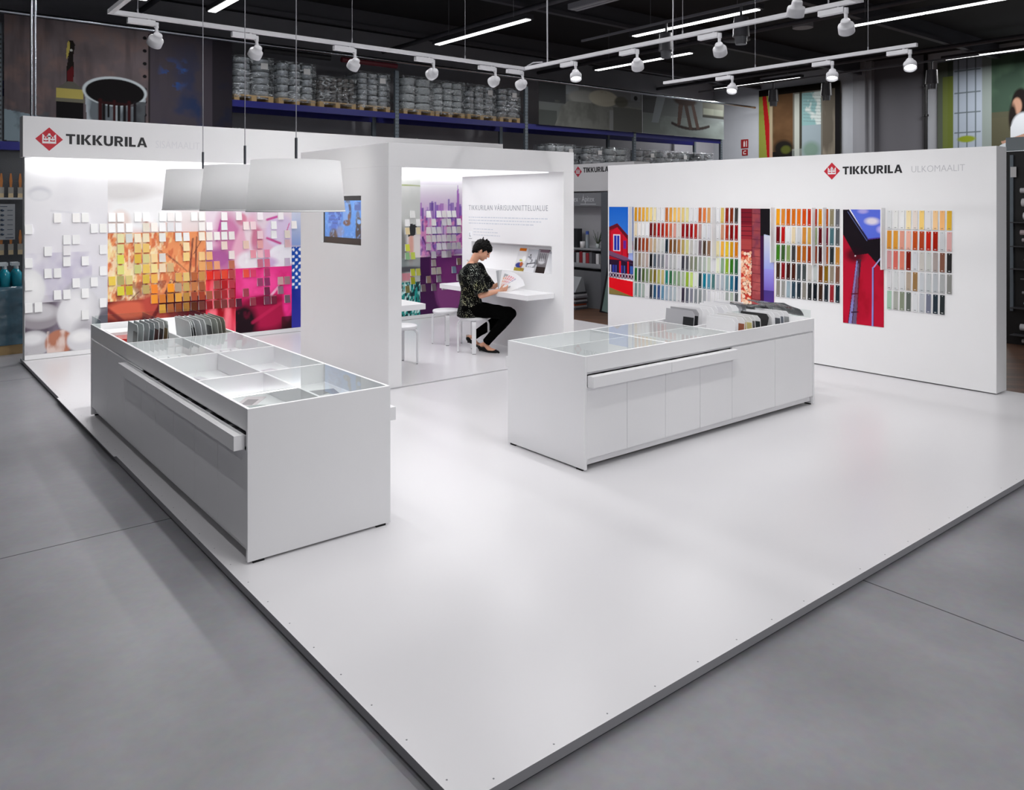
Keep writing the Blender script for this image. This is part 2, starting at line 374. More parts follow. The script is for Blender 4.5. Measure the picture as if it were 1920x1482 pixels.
# columns and pipes of the right-hand hall wall
m = MB(); m.box(HX-.22, HX, 11.2, 11.75, fl, HZ); m.box(HX-.30, HX-.22, 11.35, 11.60, fl, HZ); struct('trim_31', m, mat('column_grey', '9A9CA2', .6))
m = MB(); m.box(HX-.05, HX, 9.80, 11.2, fl, HZ); struct('trim_32', m, mat('panel_dark_grey', '6C6C72', .6))
m = MB(); m.cyl((HX-.10, 9.76, fl), (HX-.10, 9.76, HZ), .05, n=12)
for z in (3.2, 4.2, 5.0): m.cyl((HX-.10, 9.76, z), (HX-.10, 9.76, z+.06), .075, n=12)
pp = m.build('drain_pipe', mat('pipe_black', '101012', .4)); tag(pp, 'black vertical pipe running up the grey hall wall', 'pipe')
# ================================================================ the white platform
plat_m = mat('platform_white', 'DCDBDE', .26, spec=.4, noise=.01, nscale=1.2)
edge_shade_m = mat('platform_edge_shaded', '929296', .5)  # deck white greyed; the shade on its upright sides is put into the colour
PX0, PX1, PY0, PY1 = 1.414, 8.742, 2.0, 11.1
pf = thing('platform', 'low white square platform that the whole stand is built on', 'platform', (PX0, PY0, fl))
m = MB(); m.box(PX0, PX1, PY0, PY1, -.036, 0); m.m[2:] = [1, 1, 1, 1]; m.build('platform_deck', [plat_m, edge_shade_m], pf)
m = MB(); m.box(PX0+.012, PX1-.012, PY0+.012, PY1-.012, fl, -.036); m.build('platform_base', mat('base_dark', '2A2A2E', .7), pf)
m = MB()
sm_ = [(PX0+.03+.0*i, PY0+.12+i*.245) for i in range(34)]+[(PX0+.15+i*.26, PY0+.03) for i in range(28)]
for x, y in sm_: m.lathe([(.0, .0006), (.0035, .0006), (.0035, .0)], (x, y, 0), n=8)
sc_ = m.build('edge_screws', mat('screw_grey', '8A8A90', .5), pf); sc_['kind'] = 'stuff'
m = MB(); m.box(1.395, 1.437, 6.35, 8.6, 0, .0015); m.build('edge_strip', plat_m, pf)
# ================================================================ back wall of the stand
bw = thing('exhibition_wall', 'long white back wall with a picture mural under a lit logo band', 'wall', (4.96, 10.9, 0))
m = MB(); m.box(1.431, 8.50, 10.885, 11.03, .001, 2.395); m.build('wall_core', white_matt, bw)
m = MB(); m.box(1.403, 8.525, 10.80, 11.04, 2.393, 2.872); m.build('fascia', white_matt, bw, .002)
m = MB(); m.box(1.431, 8.50, 10.873, 10.885, .004, .059); m.build('skirting', white_matt, bw)
m = MB(); m.box(1.5, 8.45, 10.845, 10.875, 2.389, 2.3945); m.build('light_slot', mat('slot_diffuser', 'FFFFFF', .5, emit=1.5), bw)
LR = mat('logo_red', 'C4192E', .45); LB = mat('logo_black', '18181C', .45); FG = mat('lettering_grey', 'BDBDC2', .5); FG2 = mat('lettering_grey_dark', '9A9CA4', .5)
def logo(origin, right, hgt, width, wtxt, parent, redm, txtm, panelm, x_text, txt_h, txt_z):
    # diamond with a crown, then the word in heavy capitals; origin = centre of the diamond
    r = Vector(right).normalized(); u = Vector((0, 0, 1)); n = r.cross(u); O = Vector(origin)
    P = lambda a, c, d: tuple(O+r*a+u*c+n*d)
    w, h = width/2, hgt/2
    m = MB(); m.prism([P(-w, 0, 0), P(0, -h, 0), P(w, 0, 0), P(0, h, 0)], n*.002)
    m.build('logo_diamond', redm, parent)
    m = MB(); D = .0032; q = w/.144; q2 = h/.139
    def pl(pts, d=D): m.prism([P(a*q, c*q2, 0) for a, c in pts], n*d)
    pl([(-.072, -.052), (.072, -.052), (.072, -.028), (-.072, -.028)])
    pl([(-.072, -.03), (-.060, -.03), (-.060, .0), (-.048, .03), (-.052, .045), (-.072, .062)])
    pl([(.060, -.03), (.072, -.03), (.072, .062), (.052, .045), (.048, .03), (.060, .0)])
    for s in (-1, 1):
        pts = [(s*(.036+.028*math.cos(t)), .006-.022*math.sin(t)) for t in np.linspace(0, math.pi, 9)]
        pl(pts if s > 0 else pts[::-1])
        pl([(s*.036-.005, .004), (s*.036+.005, .004), (s*.036+.005, .030), (s*.036-.005, .030)])
        pl([(s*.012+.013*math.cos(t), .036+.012*math.sin(t)) for t in np.linspace(0, 2*math.pi, 11)[:-1]])
    pl([(.014*math.cos(t), .056+.013*math.sin(t)) for t in np.linspace(0, 2*math.pi, 11)[:-1]])
    pl([(-.008, -.03), (.008, -.03), (.014, .04), (-.014, .04)])
    m.build('logo_crown', panelm, parent)
    # letters: each as polygons on a unit-high grid
    T = .30
    L = {
     'T': (.92, [[(0, 1), (0, .80), (.33, .80), (.33, 0), (.60, 0), (.60, .80), (.92, .80), (.92, 1)]]),
     'I': (T, [[(0, 0), (T, 0), (T, 1), (0, 1)]]),
     'K': (1.0, [[(0, 0), (T, 0), (T, 1), (0, 1)], [(T, .5), (.66, 1), (1.0, 1), (.58, .53), (T, .47)], [(T, .53), (.58, .53), (1.04, 0), (.68, 0), (T, .5)]]),
     'U': (.95, [[(0, 1), (0, .34), (.06, .14), (.2, .02), (.475, -.03), (.75, .02), (.89, .14), (.95, .34), (.95, 1), (.68, 1), (.68, .36), (.64, .22), (.475, .17), (.31, .22), (.27, .36), (.27, 1)]]),
     'R': (.95, [[(0, 0), (T, 0), (T, 1), (0, 1)], [(T, 1), (T, .80), (.52, .80), (.62, .74), (.62, .62), (.52, .56), (T, .56), (T, .38), (.5, .38), (.78, .44), (.88, .56), (.89, .76), (.82, .90), (.64, .99)], [(.38, .42), (.62, .40), (.97, 0), (.66, 0)]]),
     'L': (.72, [[(0, 0), (.72, 0), (.72, .21), (T, .21), (T, 1), (0, 1)]]),
     'A': (1.1, [[(0, 0), (.27, 0), (.65, 1), (.40, 1)], [(.52, .78), (.40, 1), (.70, 1), (1.1, 0), (.82, 0)], [(.22, .20), (.86, .20), (.80, .37), (.28, .37)]])}
    tot = sum(L[c][0] for c in 'TIKKURILA')+.14*8; sx = wtxt/tot
    m = MB(); x = x_text
    for c in 'TIKKURILA':
        wd, polys = L[c]
        for k, pg in enumerate(polys): m.prism([P(x+a*sx, txt_z+bb*txt_h, 0) for a, bb in pg], n*(.002+.0003*k))
        x += (wd+.14)*sx
    m.build('logo_lettering', txtm, parent)
logo((1.672, 10.7995, 2.611), (1, 0, 0), .278, .288, .915, bw, LR, LB, white_matt, .175, .122, -.058+.008)
place_text('wall_lettering', text_mesh('SISÄMAALIT', .135, bold=-.0012, sx=.78), mat('lettering_faint', 'E2E2E5', .5), (2.86, 10.7995, 2.56), (1, 0, 0), bw)
# ---- mural pictures
PM = attr_mat('print', .55, .1)
mural_y = 10.882
def mural(name, x0, x1, z0, z1, cell=.012): return Cv(x1-x0, z1-z0, cell)
# white stones
c = mural('', 1.436, 2.322, .061, 2.36)
c.grad(0, 1, 'B4AEB8', 'F2F1F4'); c.grad(.30, 1, 'DEDBE3', 'FBFBFC'); c.noi(2, 5, 3, .45, .9, 'E2E0E6', .6); c.noi(3, 6, 9, .5, .75, 'B2AAC8', .6, c.reg(0, .27, .8, .52))
c.ell(.17, .83, .13, .035, 'DCDCE2', .5); c.ell(.17, .82, .115, .025, 'EFEFF2', .5); c.line(.3, .74, .75, .72, .01, 'D8D8DF', .6)
c.rect(0, 0, 1, .263, '5E5560'); c.noi(4, 3, 12, .35, .7, '8E8494', .8, c.reg(0, 0, 1, .263)); c.ell(.75, .27, .30, .10, '9A98A0', .4); c.ell(.80, .30, .28, .09, 'DADAE0', .2)
c.ell(.03, .335, .20, .105, 'E6E6E8', .12); c.ell(.06, .34, .15, .08, 'F0F0F0', .8)
c.ell(.16, .195, .26, .068, '9C969C', .12, rot=-.06); c.ell(.16, .215, .21, .04, 'C8C6CA', .6, rot=-.06)
c.ell(.64, .20, .26, .125, 'D6D6DA', .08, rot=-.3); c.ell(.60, .22, .18, .085, 'ECECEE', .8, rot=-.3); c.ell(.74, .11, .14, .05, 'B4B2B8', 1)
c.ell(.10, .055, .20, .068, 'C2C0C4', .12); c.ell(.08, .08, .14, .03, 'E8E8EA', .7); c.noi(14, 12, 15, .5, .75, '8E8A92', .5, c.reg(0, 0, .28, .06))
c.ell(.40, .05, .17, .065, 'B87A62', .15, rot=.35); c.noi(9, 9, 4, .5, .65, 'E6D4CC', .9, c.reg(.25, .0, .55, .11)); c.ell(.68, .05, .19, .062, 'D8D8DC', .15); c.ell(.66, .07, .13, .03, 'F0F0F0', .8); c.ell(.97, .13, .09, .06, '6A6874', .5)
c.build('mural_picture', (1.436, mural_y, .061), (1, 0, 0), (0, 0, 1), PM, bw)
# autumn tree above a dark red picture
c = mural('', 2.322, 3.52, .061, 2.36)
zv = lambda z: (z-.061)/2.299
c.rect(0, zv(1.47), 1, 1, 'F3F2F3'); c.grad(zv(1.47), zv(1.9), 'F0DEDC', 'F8F7F8'); c.ell(.35, zv(1.75), .34, .10, 'FBFBFC', .3); c.ell(.12, zv(1.62), .1, .06, 'EADAD4', .5)
c.noi(6, 8, 31, .5, .62, 'F08A50', .9, np.clip(1-np.hypot((c.u-.47)/.17, (c.v-zv(1.66))/.07), 0, 1)*1.6); c.ell(.15, zv(2.0), .3, .05, 'E2E0E0', .7)
c.rect(.66, zv(2.06), 1, 1, 'E2D6DA'); 
for i in range(14): a = i*.42; c.line(.85, zv(2.18), .85+.16*math.cos(a), zv(2.18)+.10*math.sin(a), .006, 'F6F2F2' if i % 2 else 'CFA0A4', .8)
c.rect(0, zv(.62), 1, zv(1.47), 'EE9A66'); sky = c.reg(0, zv(.62), 1, zv(1.47))
c.noi(16, 14, 21, .46, .60, 'F8E2A6', .95, sky*np.clip(1.25-c.u, 0, 1)); c.noi(24, 20, 23, .50, .60, 'D6704A', .85, sky); c.noi(34, 30, 29, .54, .64, 'FBF0CC', .7, sky*(c.u < .55)); c.noi(20, 18, 27, .56, .66, '8A3A34', .7, sky*(c.v < zv(.85)))
for a in ((.80, .60, .86, 1.38, .014), (.88, .62, .90, 1.40, .012), (.80, .95, .58, 1.20, .006), (.80, .85, .60, 1.02, .005), (.70, 1.07, .50, 1.25, .004), (.83, 1.1, .72, 1.32, .006), (.87, 1.18, .97, 1.4, .006), (.80, .74, .62, .86, .006), (.55, .62, .62, .82, .014), (.58, .7, .70, .88, .008), (.47, .6, .40, .78, .006), (.2, .60, .3, .72, .008), (.9, .9, 1, 1.1, .005)):
    c.line(a[0], zv(a[1]), a[2], zv(a[3]), a[4], '5C2A34', .85)
c.rect(0, 0, 1, zv(.62), '8A2A2A'); low = c.reg(0, 0, 1, zv(.62)); c.noi(3, 2.5, 41, .35, .6, 'D46A4C', .9, low*(c.u < .5)); c.noi(5, 5, 42, .45, .65, '5C1420', .9, low); c.ell(.20, zv(.50), .24, .05, 'D86A50', .5); c.ell(.47, zv(.45), .10, .12, 'C05044', .5, rot=.5)
c.line(0, zv(.52), .22, zv(.28), .03, '6A1824', .8); c.line(.36, zv(.2), .55, zv(.6), .03, '5E1420', .8); c.rect(0, 0, 1, zv(.25), '9C1E1E', .75); c.noi(7, 5, 47, .55, .7, 'E8B8A8', .8, c.reg(.05, 0, .6, zv(.25)))
c.ell(.62, zv(.57), .12, .05, '4A1018', .5, rot=.6)
c.build('mural_picture', (2.322, mural_y, .061), (1, 0, 0), (0, 0, 1), PM, bw)
# petals (upper), red tulip and magenta picture (lower)
c = mural('', 3.52, 4.729, .952, 2.36)
zv = lambda z: (z-.952)/1.408
c.grad(0, 1, 'E2A8C8', 'F8F4F8'); c.grad(zv(1.5), 1, 'F0DCE8', 'FBFAFC'); c.ell(.28, zv(1.25), .16, .34, 'D888B4', .5, rot=.15); c.ell(.42, zv(1.3), .10, .30, 'F0B8CE', .4, rot=-.35); c.ell(.50, zv(1.35), .05, .16, 'F8E2EA', .5, rot=.3)
c.ell(.12, zv(1.1), .16, .10, 'B464A0', .6); c.line(.17, zv(1.62), .12, zv(1.35), .02, 'C0309A', .8); c.ell(.40, zv(1.63), .06, .06, 'E090A8', .4); c.ell(.58, zv(1.33), .07, .14, 'D884A0', .5); c.ell(.50, zv(1.05), .16, .10, 'F4ECF2', .4)
c.ell(.86, zv(1.45), .18, .16, 'E6D4F0', .3); c.line(.70, zv(1.36), .86, zv(1.28), .02, 'D02888', .9); c.line(.70, zv(1.62), .82, zv(1.66), .02, 'D02898', .9); c.line(.93, zv(1.42), .97, zv(1.56), .01, 'D84898', .8)
c.ell(.88, zv(1.10), .17, .115, 'F8F6FC', .15); c.ell(.70, zv(1.02), .12, .05, 'D0B0D8', .6); c.noi(4, 5, 51, .5, .8, 'E8C8E4', .5)
c.rect(0, 0, .33, zv(1.0), 'C06C8C', .25); c.noi(10, 8, 55, .5, .7, 'FFFFFF', .6, c.reg(.45, 0, .7, .14))
c.build('mural_picture', (3.52, mural_y, .952), (1, 0, 0), (0, 0, 1), PM, bw)
c = mural('', 3.52, 3.922, .061, .952)
c.grad(0, 1, 'F05068', 'E82C38'); c.ell(.5, .45, .12, .55, 'A01420', .7); c.ell(.22, .3, .12, .5, 'FA7484', .6); c.ell(.75, .25, .10, .45, 'FF6C80', .6); c.ell(.95, .7, .12, .4, 'B01C2C', .6); c.rect(0, .86, .25, 1, 'E01010', .7); c.noi(6, 3, 61, .5, .8, 'FF98A0', .5)
c.build('mural_picture', (3.52, mural_y, .061), (1, 0, 0), (0, 0, 1), PM, bw)
c = mural('', 3.922, 4.729, .061, .952)
c.grad(0, 1, '4A1428', 'EE2E84'); c.grad(.35, 1, 'C01C50', 'F03C90'); c.rect(0, 0, 1, .28, '3A1220'); c.ell(.55, .28, .42, .28, 'B41E4C', .5); c.ell(.4, .75, .4, .2, 'FA50A0', .6); c.ell(.93, .5, .10, .34, 'FF3C98', .4); c.line(.62, .55, .76, .68, .02, 'F8C0DC', .9)
c.ell(.12, .15, .25, .30, '22121A', .5); c.line(.3, .15, .8, .42, .03, 'D82C60', .5); c.noi(5, 4, 63, .5, .8, 'D01858', .5); c.rect(.82, 0, 1, .2, '30181F', .8); c.ell(.5, .48, .3, .08, '8A1038', .5)
c.build('mural_picture', (3.922, mural_y, .061), (1, 0, 0), (0, 0, 1), PM, bw)
# blue pictures, running on behind the booth
c = mural('', 4.729, 5.95, .061, 2.36)
zv = lambda z: (z-.061)/2.299
c.grad(0, 1, '2A34A0', 'F0F2FA'); c.grad(zv(1.25), zv(1.9), '90A8DC', 'F0F2FA'); c.rect(0, zv(.62), 1, zv(1.22), '1C50B0')
X = c.u*c.wm; Z = c.v*c.hm
dots = (((np.floor(X/.05)+np.floor(Z/.05)) % 2) == 0) & (np.hypot((X/.05) % 1-.5, (Z/.05) % 1-.5) < .42)
c.mix(dots*c.reg(0, zv(.62), 1, zv(1.22)), 'F2F6FC'); c.grad(0, zv(.62), '3A3CA8', '1C2C90'); c.noi(4, 3, 71, .5, .8, '4048B8', .6, c.reg(0, 0, 1, zv(.62)))
c.build('mural_picture', (4.729, mural_y, .061), (1, 0, 0), (0, 0, 1), PM, bw)
# pale picture with lime and pink accents over teal mosaic
c = mural('', 5.95, 6.898, .061, 2.36)
c.grad(0, 1, 'A8B0A8', 'EDEEEC'); c.noi(3, 5, 81, .4, .8, 'D4D8D4', .6); c.line(.6, zv(2.14), 1, zv(2.13), .012, '98A850', .8)
c.ell(.90, zv(1.12), .26, .12, 'F6EEEC', .3); c.ell(.82, zv(1.16), .05, .12, 'F0B8A8', .7); c.ell(.62, zv(1.05), .12, .20, '8A8C88', .5); c.poly([(.80, zv(1.53)), (.94, zv(1.5)), (.9, zv(1.34)), (.76, zv(1.32))], '3C3E40'); c.rect(.4, zv(.78), 1, zv(.98), '8E9898', .8)
c.ell(.75, zv(.80), .3, .02, '5A5A60', .6); c.rect(.2, zv(.62), .85, zv(.74), 'D88090', .8); c.noi(10, 5, 84, .5, .6, 'A0A0A0', .8, c.reg(.2, zv(.60), .9, zv(.74)))
c.rect(0, 0, 1, zv(.60), '2C9C94'); rg = c.reg(0, 0, 1, zv(.60)); c.noi(40, 30, 85, .5, .56, 'D4F4F0', .95, rg, 2); c.noi(44, 34, 88, .52, .58, '203038', .95, rg, 2)
c.build('mural_picture', (5.95, mural_y, .061), (1, 0, 0), (0, 0, 1), PM, bw)
# violet city and plum picture
c = mural('', 6.898, 8.5, .061, 2.36)
c.grad(zv(1.0), 1, 'B48CCC', 'FBFAFE'); c.grad(zv(1.55), zv(2.15), 'D2A0DC', 'FAF8FE')
rs = np.random.RandomState(5)
for i in range(120):
    x = rs.rand(); w_ = .008+.018*rs.rand(); h_ = 1.4+.55*rs.rand()-.2*abs(x-.4); c.rect(x-w_, zv(1.1), x+w_, zv(h_), ['B070C8', 'E4C0EC', '8860C0', 'F0D8F4', 'D060A8', '6C48A8'][rs.randint(6)], .75)
c.poly([(.44, zv(1.5)), (.445, zv(2.0)), (.46, zv(2.16)), (.475, zv(2.0)), (.48, zv(1.5))], 'B478CC'); c.noi(40, 40, 92, .5, .62, '7A3C94', .6, c.reg(0, zv(.86), 1, zv(1.35))); c.noi(30, 30, 93, .55, .65, 'F0A0D0', .8, c.reg(0, zv(.95), 1, zv(1.6)))
c.rect(0, 0, 1, zv(.98), '4A2250'); c.ell(.30, zv(.85), .3, .08, '6A2C6C', .6); c.ell(.36, zv(.36), .17, .13, '8A4682', .25); c.ell(.36, zv(.40), .12, .09, '9A5490', .8); c.ell(.36, zv(.36), .20, .16, '4E1E50', .15, .5); c.ell(.36, zv(.36), .17, .13, '8A4682', .25)
c.line(.12, zv(.66), .22, zv(.2), .02, '7A3C78', .8); c.ell(.5, zv(.65), .3, .1, '7A3474', .6); c.rect(0, zv(.62), .12, zv(.98), '3C1C48', .8)
for i in range(3): c.line(-.02+.05*i, zv(1.3), .08+.05*i, zv(1.0), .02, ['C87CC0', '50246C', 'E0A0D8'][i], .8)
c.build('mural_picture', (6.898, mural_y, .061), (1, 0, 0), (0, 0, 1), PM, bw)
# the chrome pole at the left end
m = MB(); m.cyl((1.535, 11.12, fl), (1.535, 11.12, HZ), .016, n=12); m.cyl((1.575, 11.12, fl), (1.575, 11.12, HZ), .012, n=12); m.cyl((1.53, 11.12, 4.45), (1.58, 11.12, 4.45), .022, n=10)
tag(m.build('support_pole', chrome), 'chrome double pole rising behind the left end of the back wall', 'pole')
# ---- colour tiles on the mural: column, row, colour
TILES = """17,12,F2F0EE 19,12,F2F0EE 20,12,F0F0EE 14,11,EEEEEE 21,11,F0F0F0 22,11,F0F0EC 18,10,EEEEEE 19,10,EEEEEE 16,9,ECECEC 18,9,E8E6E8 22,9,F0F0F0 14,8,EEEEEE 18,8,EEEEEE 20,8,F0F0F0 16,7,ECECEC 17,7,ECECEC 22,7,F0F0F0 14,6,ECECEC 19,6,F0F0F0 21,6,F0F0F0 17,5,F0F0F0 18,5,F0F0F0 20,5,F0F0F0 22,4,F0F0F0 14,4,EEEEEE 15,4,EEEEEE 20,3,ECECEC 23,12,FFFFFF 24,12,FFFFFF 26,12,FFFFFF 27,12,FFFFFF 29,12,FFFFFF 30,12,F4F0EE 31,12,FFFFFF 33,12,FFFFFF 34,12,FCF8F4 37,12,F8F4F4 39,12,F6F0F0 42,12,F8F0F4 45,12,F4F0F0 23,11,FFFFFF 24,11,FFFFFF 25,11,FFFFFF 27,11,ECE4D4 28,11,FCF4EC 29,11,FFFFFF 30,11,E8E8EA 31,11,F8F8FA 34,11,FCF8F4 35,11,FCF8F8 37,11,F4FAF8 40,11,F8E8E4 41,11,F4D8DC 44,11,F4F4F4 47,11,F4F0EE 24,10,E8E2B0 25,10,D8DCD8 26,10,F6EAD0 27,10,F0E2C0 29,10,EEEEEA 31,10,EAF0F0 32,10,F0F0EE 34,10,F8EEDC 35,10,F8F0E4 36,10,F8F4F0 37,10,F4F4F0 38,10,F0EAE6 42,10,F0D0D8 44,10,F0F0F0 46,10,E8DCD0 24,9,DDD890 26,9,E8C878 27,9,EAC470 32,9,F8E0B0 35,9,F4F2F0 37,9,F0DCD0 40,9,EACAB8 42,9,E8A8A8 46,9,DDB8BC 24,8,DCDC60 26,8,DDB848 27,8,D8D090 28,8,F4D49C 29,8,D8D4D0 32,8,F2D088 34,8,F0C88C 35,8,F0B880 38,8,F0E4E0 41,8,E89AA8 42,8,F0C0C8 43,8,E088A8 24,7,DCDC80 26,7,CCCC80 27,7,E8C460 28,7,F0DC98 29,7,F0D8B8 30,7,D0B080 34,7,E8A868 35,7,D88850 36,7,E8A078 38,7,C07058 42,7,C87088 43,7,D86888 46,7,C8B4CC 23,6,E8C850 24,6,B0A868 25,6,D8C880 27,6,D8B848 28,6,F0B858 31,6,D8A458 32,6,E0C078 33,6,B06038 34,6,C89050 35,6,E83020 36,6,D84038 37,6,E04830 38,6,B04848 40,6,E85040 41,6,D84068 43,6,B03868 24,5,D8D040 25,5,C8B428 27,5,C0A868 28,5,F08830 30,5,F49820 31,5,B09880 32,5,C8A860 33,5,C07848 34,5,A05838 36,5,985048 37,5,B01820 38,5,B83848 42,5,984068 43,5,883060 45,5,C8A0A0 46,5,A07880 28,4,F09830 29,4,D07830 30,4,D08430 31,4,E0A040 32,4,B88840 33,4,A04830 34,4,A04028 35,4,A05840 36,4,8A3830 37,4,A82830 38,4,A03840 40,4,A04050 43,4,702848 45,4,907080 29,3,D8A040 30,3,A86030 31,3,8C4820 32,3,A07030 33,3,5C2810 34,3,703830 35,3,901820 36,3,783028 37,3,803838 38,3,883038 39,3,501830 41,3,903848 43,3,703850 44,3,702038 46,3,705868 67,12,F0F0EE 70,12,FFFFFF 72,12,F4F4F4 73,12,E8E4E4 74,12,F4F4F4 75,12,F0F0F0 66,11,FFFFFF 68,11,F8F8F8 71,11,F0F0EE 73,11,E4E0E8 74,11,E8E8E8 76,11,F4F4F4 66,10,F4E0B0 68,10,F0E4BC 70,10,E8E4E4 71,10,E8E8EC 72,10,E0DCE4 74,10,D4D0D4 75,10,E8E4E8 76,10,C8C4C4 70,9,D8D4D0 71,9,DCD8DC 72,9,E4D8E0 73,9,E0D8E0 74,9,C8C4C8 75,9,C8C0C8 66,8,DCE050 70,8,C8C0C8 72,8,E0DCE4 73,8,E4E0E8 74,8,B4B0B8 75,8,C4BCC4 76,8,B8B4B8 66,7,98C890 67,7,C8D860 71,7,C4C0C8 73,7,D0CCD0 74,7,988C98 71,6,9C9090 76,6,705C50 67,5,B8C040 68,5,B8B858 71,5,B0A8A0 72,5,A8A098 75,5,708098 67,4,A0A428 70,4,8A7468 72,4,7C7880 76,4,8C8488 66,3,7C7848 69,3,6C5C60 71,3,6C6068 73,3,8C8088"""
tile_m = objcol_mat('tile_face', .5); tile_side = mat('tile_side', 'F0F0F0', .5)
m = MB(); w_, h_ = .039, .055
vs = [(-w_, 0, -h_), (w_, 0, -h_), (w_, 0, h_), (-w_, 0, h_), (-w_, -.034, -h_), (w_, -.034, -h_), (w_, -.012, h_), (-w_, -.012, h_)]
m.add(vs, [(4, 5, 6, 7)], 0); m.add(vs, [(0, 4, 7, 3), (1, 2, 6, 5), (3, 7, 6, 2), (0, 1, 5, 4), (0, 3, 2, 1)], 1)
tile_me = m.mesh('colour_tile', [tile_m, tile_side])
def mural_zone(x, z):
    if x < 2.32: return 'the pale stones picture'
    if x < 3.53: return 'the orange tree picture'
    if x < 4.73: return 'the pink petals picture' if z > .95 else 'the magenta picture'
    if x < 5.9: return 'the blue picture'
    return 'the teal mosaic picture' if x < 6.9 else 'the violet city picture'
recs = []
for t in TILES.split():
    k, r, c = t.split(','); recs.append((.076+.0996*int(k), .09+.132*int(r), int(r), c))
zones = {}
for x, z, r, c in recs: zones.setdefault(mural_zone(x, z), []).append((x, z, r, c))
for zn, L in zones.items():
    rows = sorted({q[2] for q in L}, reverse=True)
    for i, r in enumerate(rows):
        row = sorted(q for q in L if q[2] == r)
        for j, (x, z, _, c) in enumerate(row):
            o = bpy.data.objects.new('colour_tile', tile_me); COL.objects.link(o); o.location = (x, 10.882, z); o.color = (*hx(c), 1)
            pos = 'alone' if len(row) == 1 else '%s from left' % ORD[j]
            tag(o, '%s tile on %s, %s, %s row down' % (cname(c), zn, pos, ORD[i]), 'colour tile', 'colour tiles on the mural')
# ================================================================ right-hand wall of the stand
rw = thing('exhibition_wall', 'free-standing white side wall with outdoor paint samples and a logo', 'wall', (8.585, 5.64, 0))
XW = 8.4626
m = MB(); m.box(XW, 8.71, 3.042, 8.23, .012, 2.404); m.build('wall_core', white_matt, rw, .002)
m = MB()
for y in (3.1, 3.35, 4.1, 4.6, 5.2, 6.0, 7.0, 8.1): m.box(XW+.03, 8.68, y, y+.10, 0, .012)
m.build('wall_feet', mat('foot_grey', '9A9A9E', .6), rw)
logo((XW, 4.729, 2.2135), (0, -1, 0), .193, .192, .660, rw, LR, LB, white_matt, .128, .088, -.043)
place_text('wall_lettering', text_mesh('ULKOMAALIT', .098, bold=-.0014, sx=.88), mat('lettering_light', 'C4C4C8', .5), (XW-.0005, 3.853, 2.172), (0, -1, 0), rw)
RD = (0, -1, 0)
def picture(cv, y0, z0, label):
    o = cv.build('wall_picture', (XW-.006, y0, z0), RD, (0, 0, 1), PM, None, .0055); tag(o, label, 'picture'); return o
# red house under a blue sky
c = Cv(.471, 1.279, .0045)
c.grad(.3, 1, '4A90E0', '1668D4'); c.poly([(0, .74), (.35, .80), (1, .59), (1, .40), (0, .40)], 'B01020'); c.poly([(0, .77), (.35, .815), (1, .62), (1, .57), (.35, .77), (0, .73)], '6A1020'); c.poly([(.08, .72), (.35, .77), (.75, .64), (.75, .42), (.08, .44)], 'D4122C')
c.rect(.18, .50, .48, .69, 'E8E0E8'); c.rect(.22, .51, .44, .675, '2438B0'); c.rect(.325, .51, .345, .675, 'F0F0F0'); c.line(.55, .70, .55, .42, .006, '7A0C1C'); c.rect(.60, .53, .72, .62, '2A2CA8', .8)
c.poly([(0, .50), (1, .415), (1, .36), (0, .45)], '7A5070'); c.rect(0, .20, 1, .40, '2A1430'); c.poly([(0, .45), (1, .37), (1, .36), (0, .44)], '4A2A50')
for i, (a, w_, cc) in enumerate([(.03, .06, 'D8D0E0'), (.14, .10, '2C3CA0'), (.27, .05, '3A50B8'), (.47, .10, '2838A0'), (.62, .06, '4060B0'), (.88, .12, '4068C0')]): c.rect(a, .24, a+w_, .34, cc, .9)
for u in (.43, .76): c.rect(u, .2, u+.07, .39, 'E01424')
c.rect(0, .19, 1, .255, '3A1838', .6)
for i in range(9): u = i*.125; c.line(u, .195, u+.11, .25, .004, 'E8DCE8'); c.line(u+.11, .195, u, .25, .004, 'E8DCE8')
c.line(0, .252, 1, .243, .004, 'E8DCE8'); c.poly([(0, .195), (1, .17), (1, 0), (0, .08)], 'EA0C1C'); c.poly([(0, .08), (1, .0), (1, -.01), (0, -.01)], '8A7840'); c.grad(0, .0, '8A7840', '8A7840'); c.poly([(.8, .42), (1, .40), (1, .52), (.85, .55)], 'A8B8F0')
picture(c, 8.201, .519, 'tall picture of a red wooden house under a blue sky')
# log pile against a red timber wall
c = Cv(.464, 1.265, .0045)
c.rect(0, 0, 1, 1, '9A2A34'); c.rect(0, .84, .34, 1, '7A1826')
for i in range(12): v = .60+i*.045; c.line(0, v, .34, v, .006, '4E1420' if v > .7 else '6A2028', .9)
c.rect(0, .60, .34, .70, 'B84E4A', .7); rg = c.reg(0, 0, .33, .57); c.mix(rg, 'C83A2C')
rs = np.random.RandomState(3)
for i in range(150): u = .02+.29*rs.rand(); v = .57*rs.rand(); c.ell(u, v, .035+.03*rs.rand(), .010+.010*rs.rand(), ['F4C8A8', 'F0B090', 'E88868', 'F8DCC4'][rs.randint(4)], .15, 1, rs.rand()*3); c.ell(u+.03, v-.014, .02, .004, '4A1418', .3, .8)
c.rect(.34, 0, .60, 1, 'A0484C'); c.noi(6, 14, 33, .45, .7, '7A3A50', .8, c.reg(.34, .4, .60, 1)); c.noi(6, 14, 35, .5, .7, 'C0605C', .7, c.reg(.34, 0, .60, .6))
for i in range(12): v = .04+i*.083; c.line(.34, v, .60, v-.004, .004, '5A1E2C', .9)
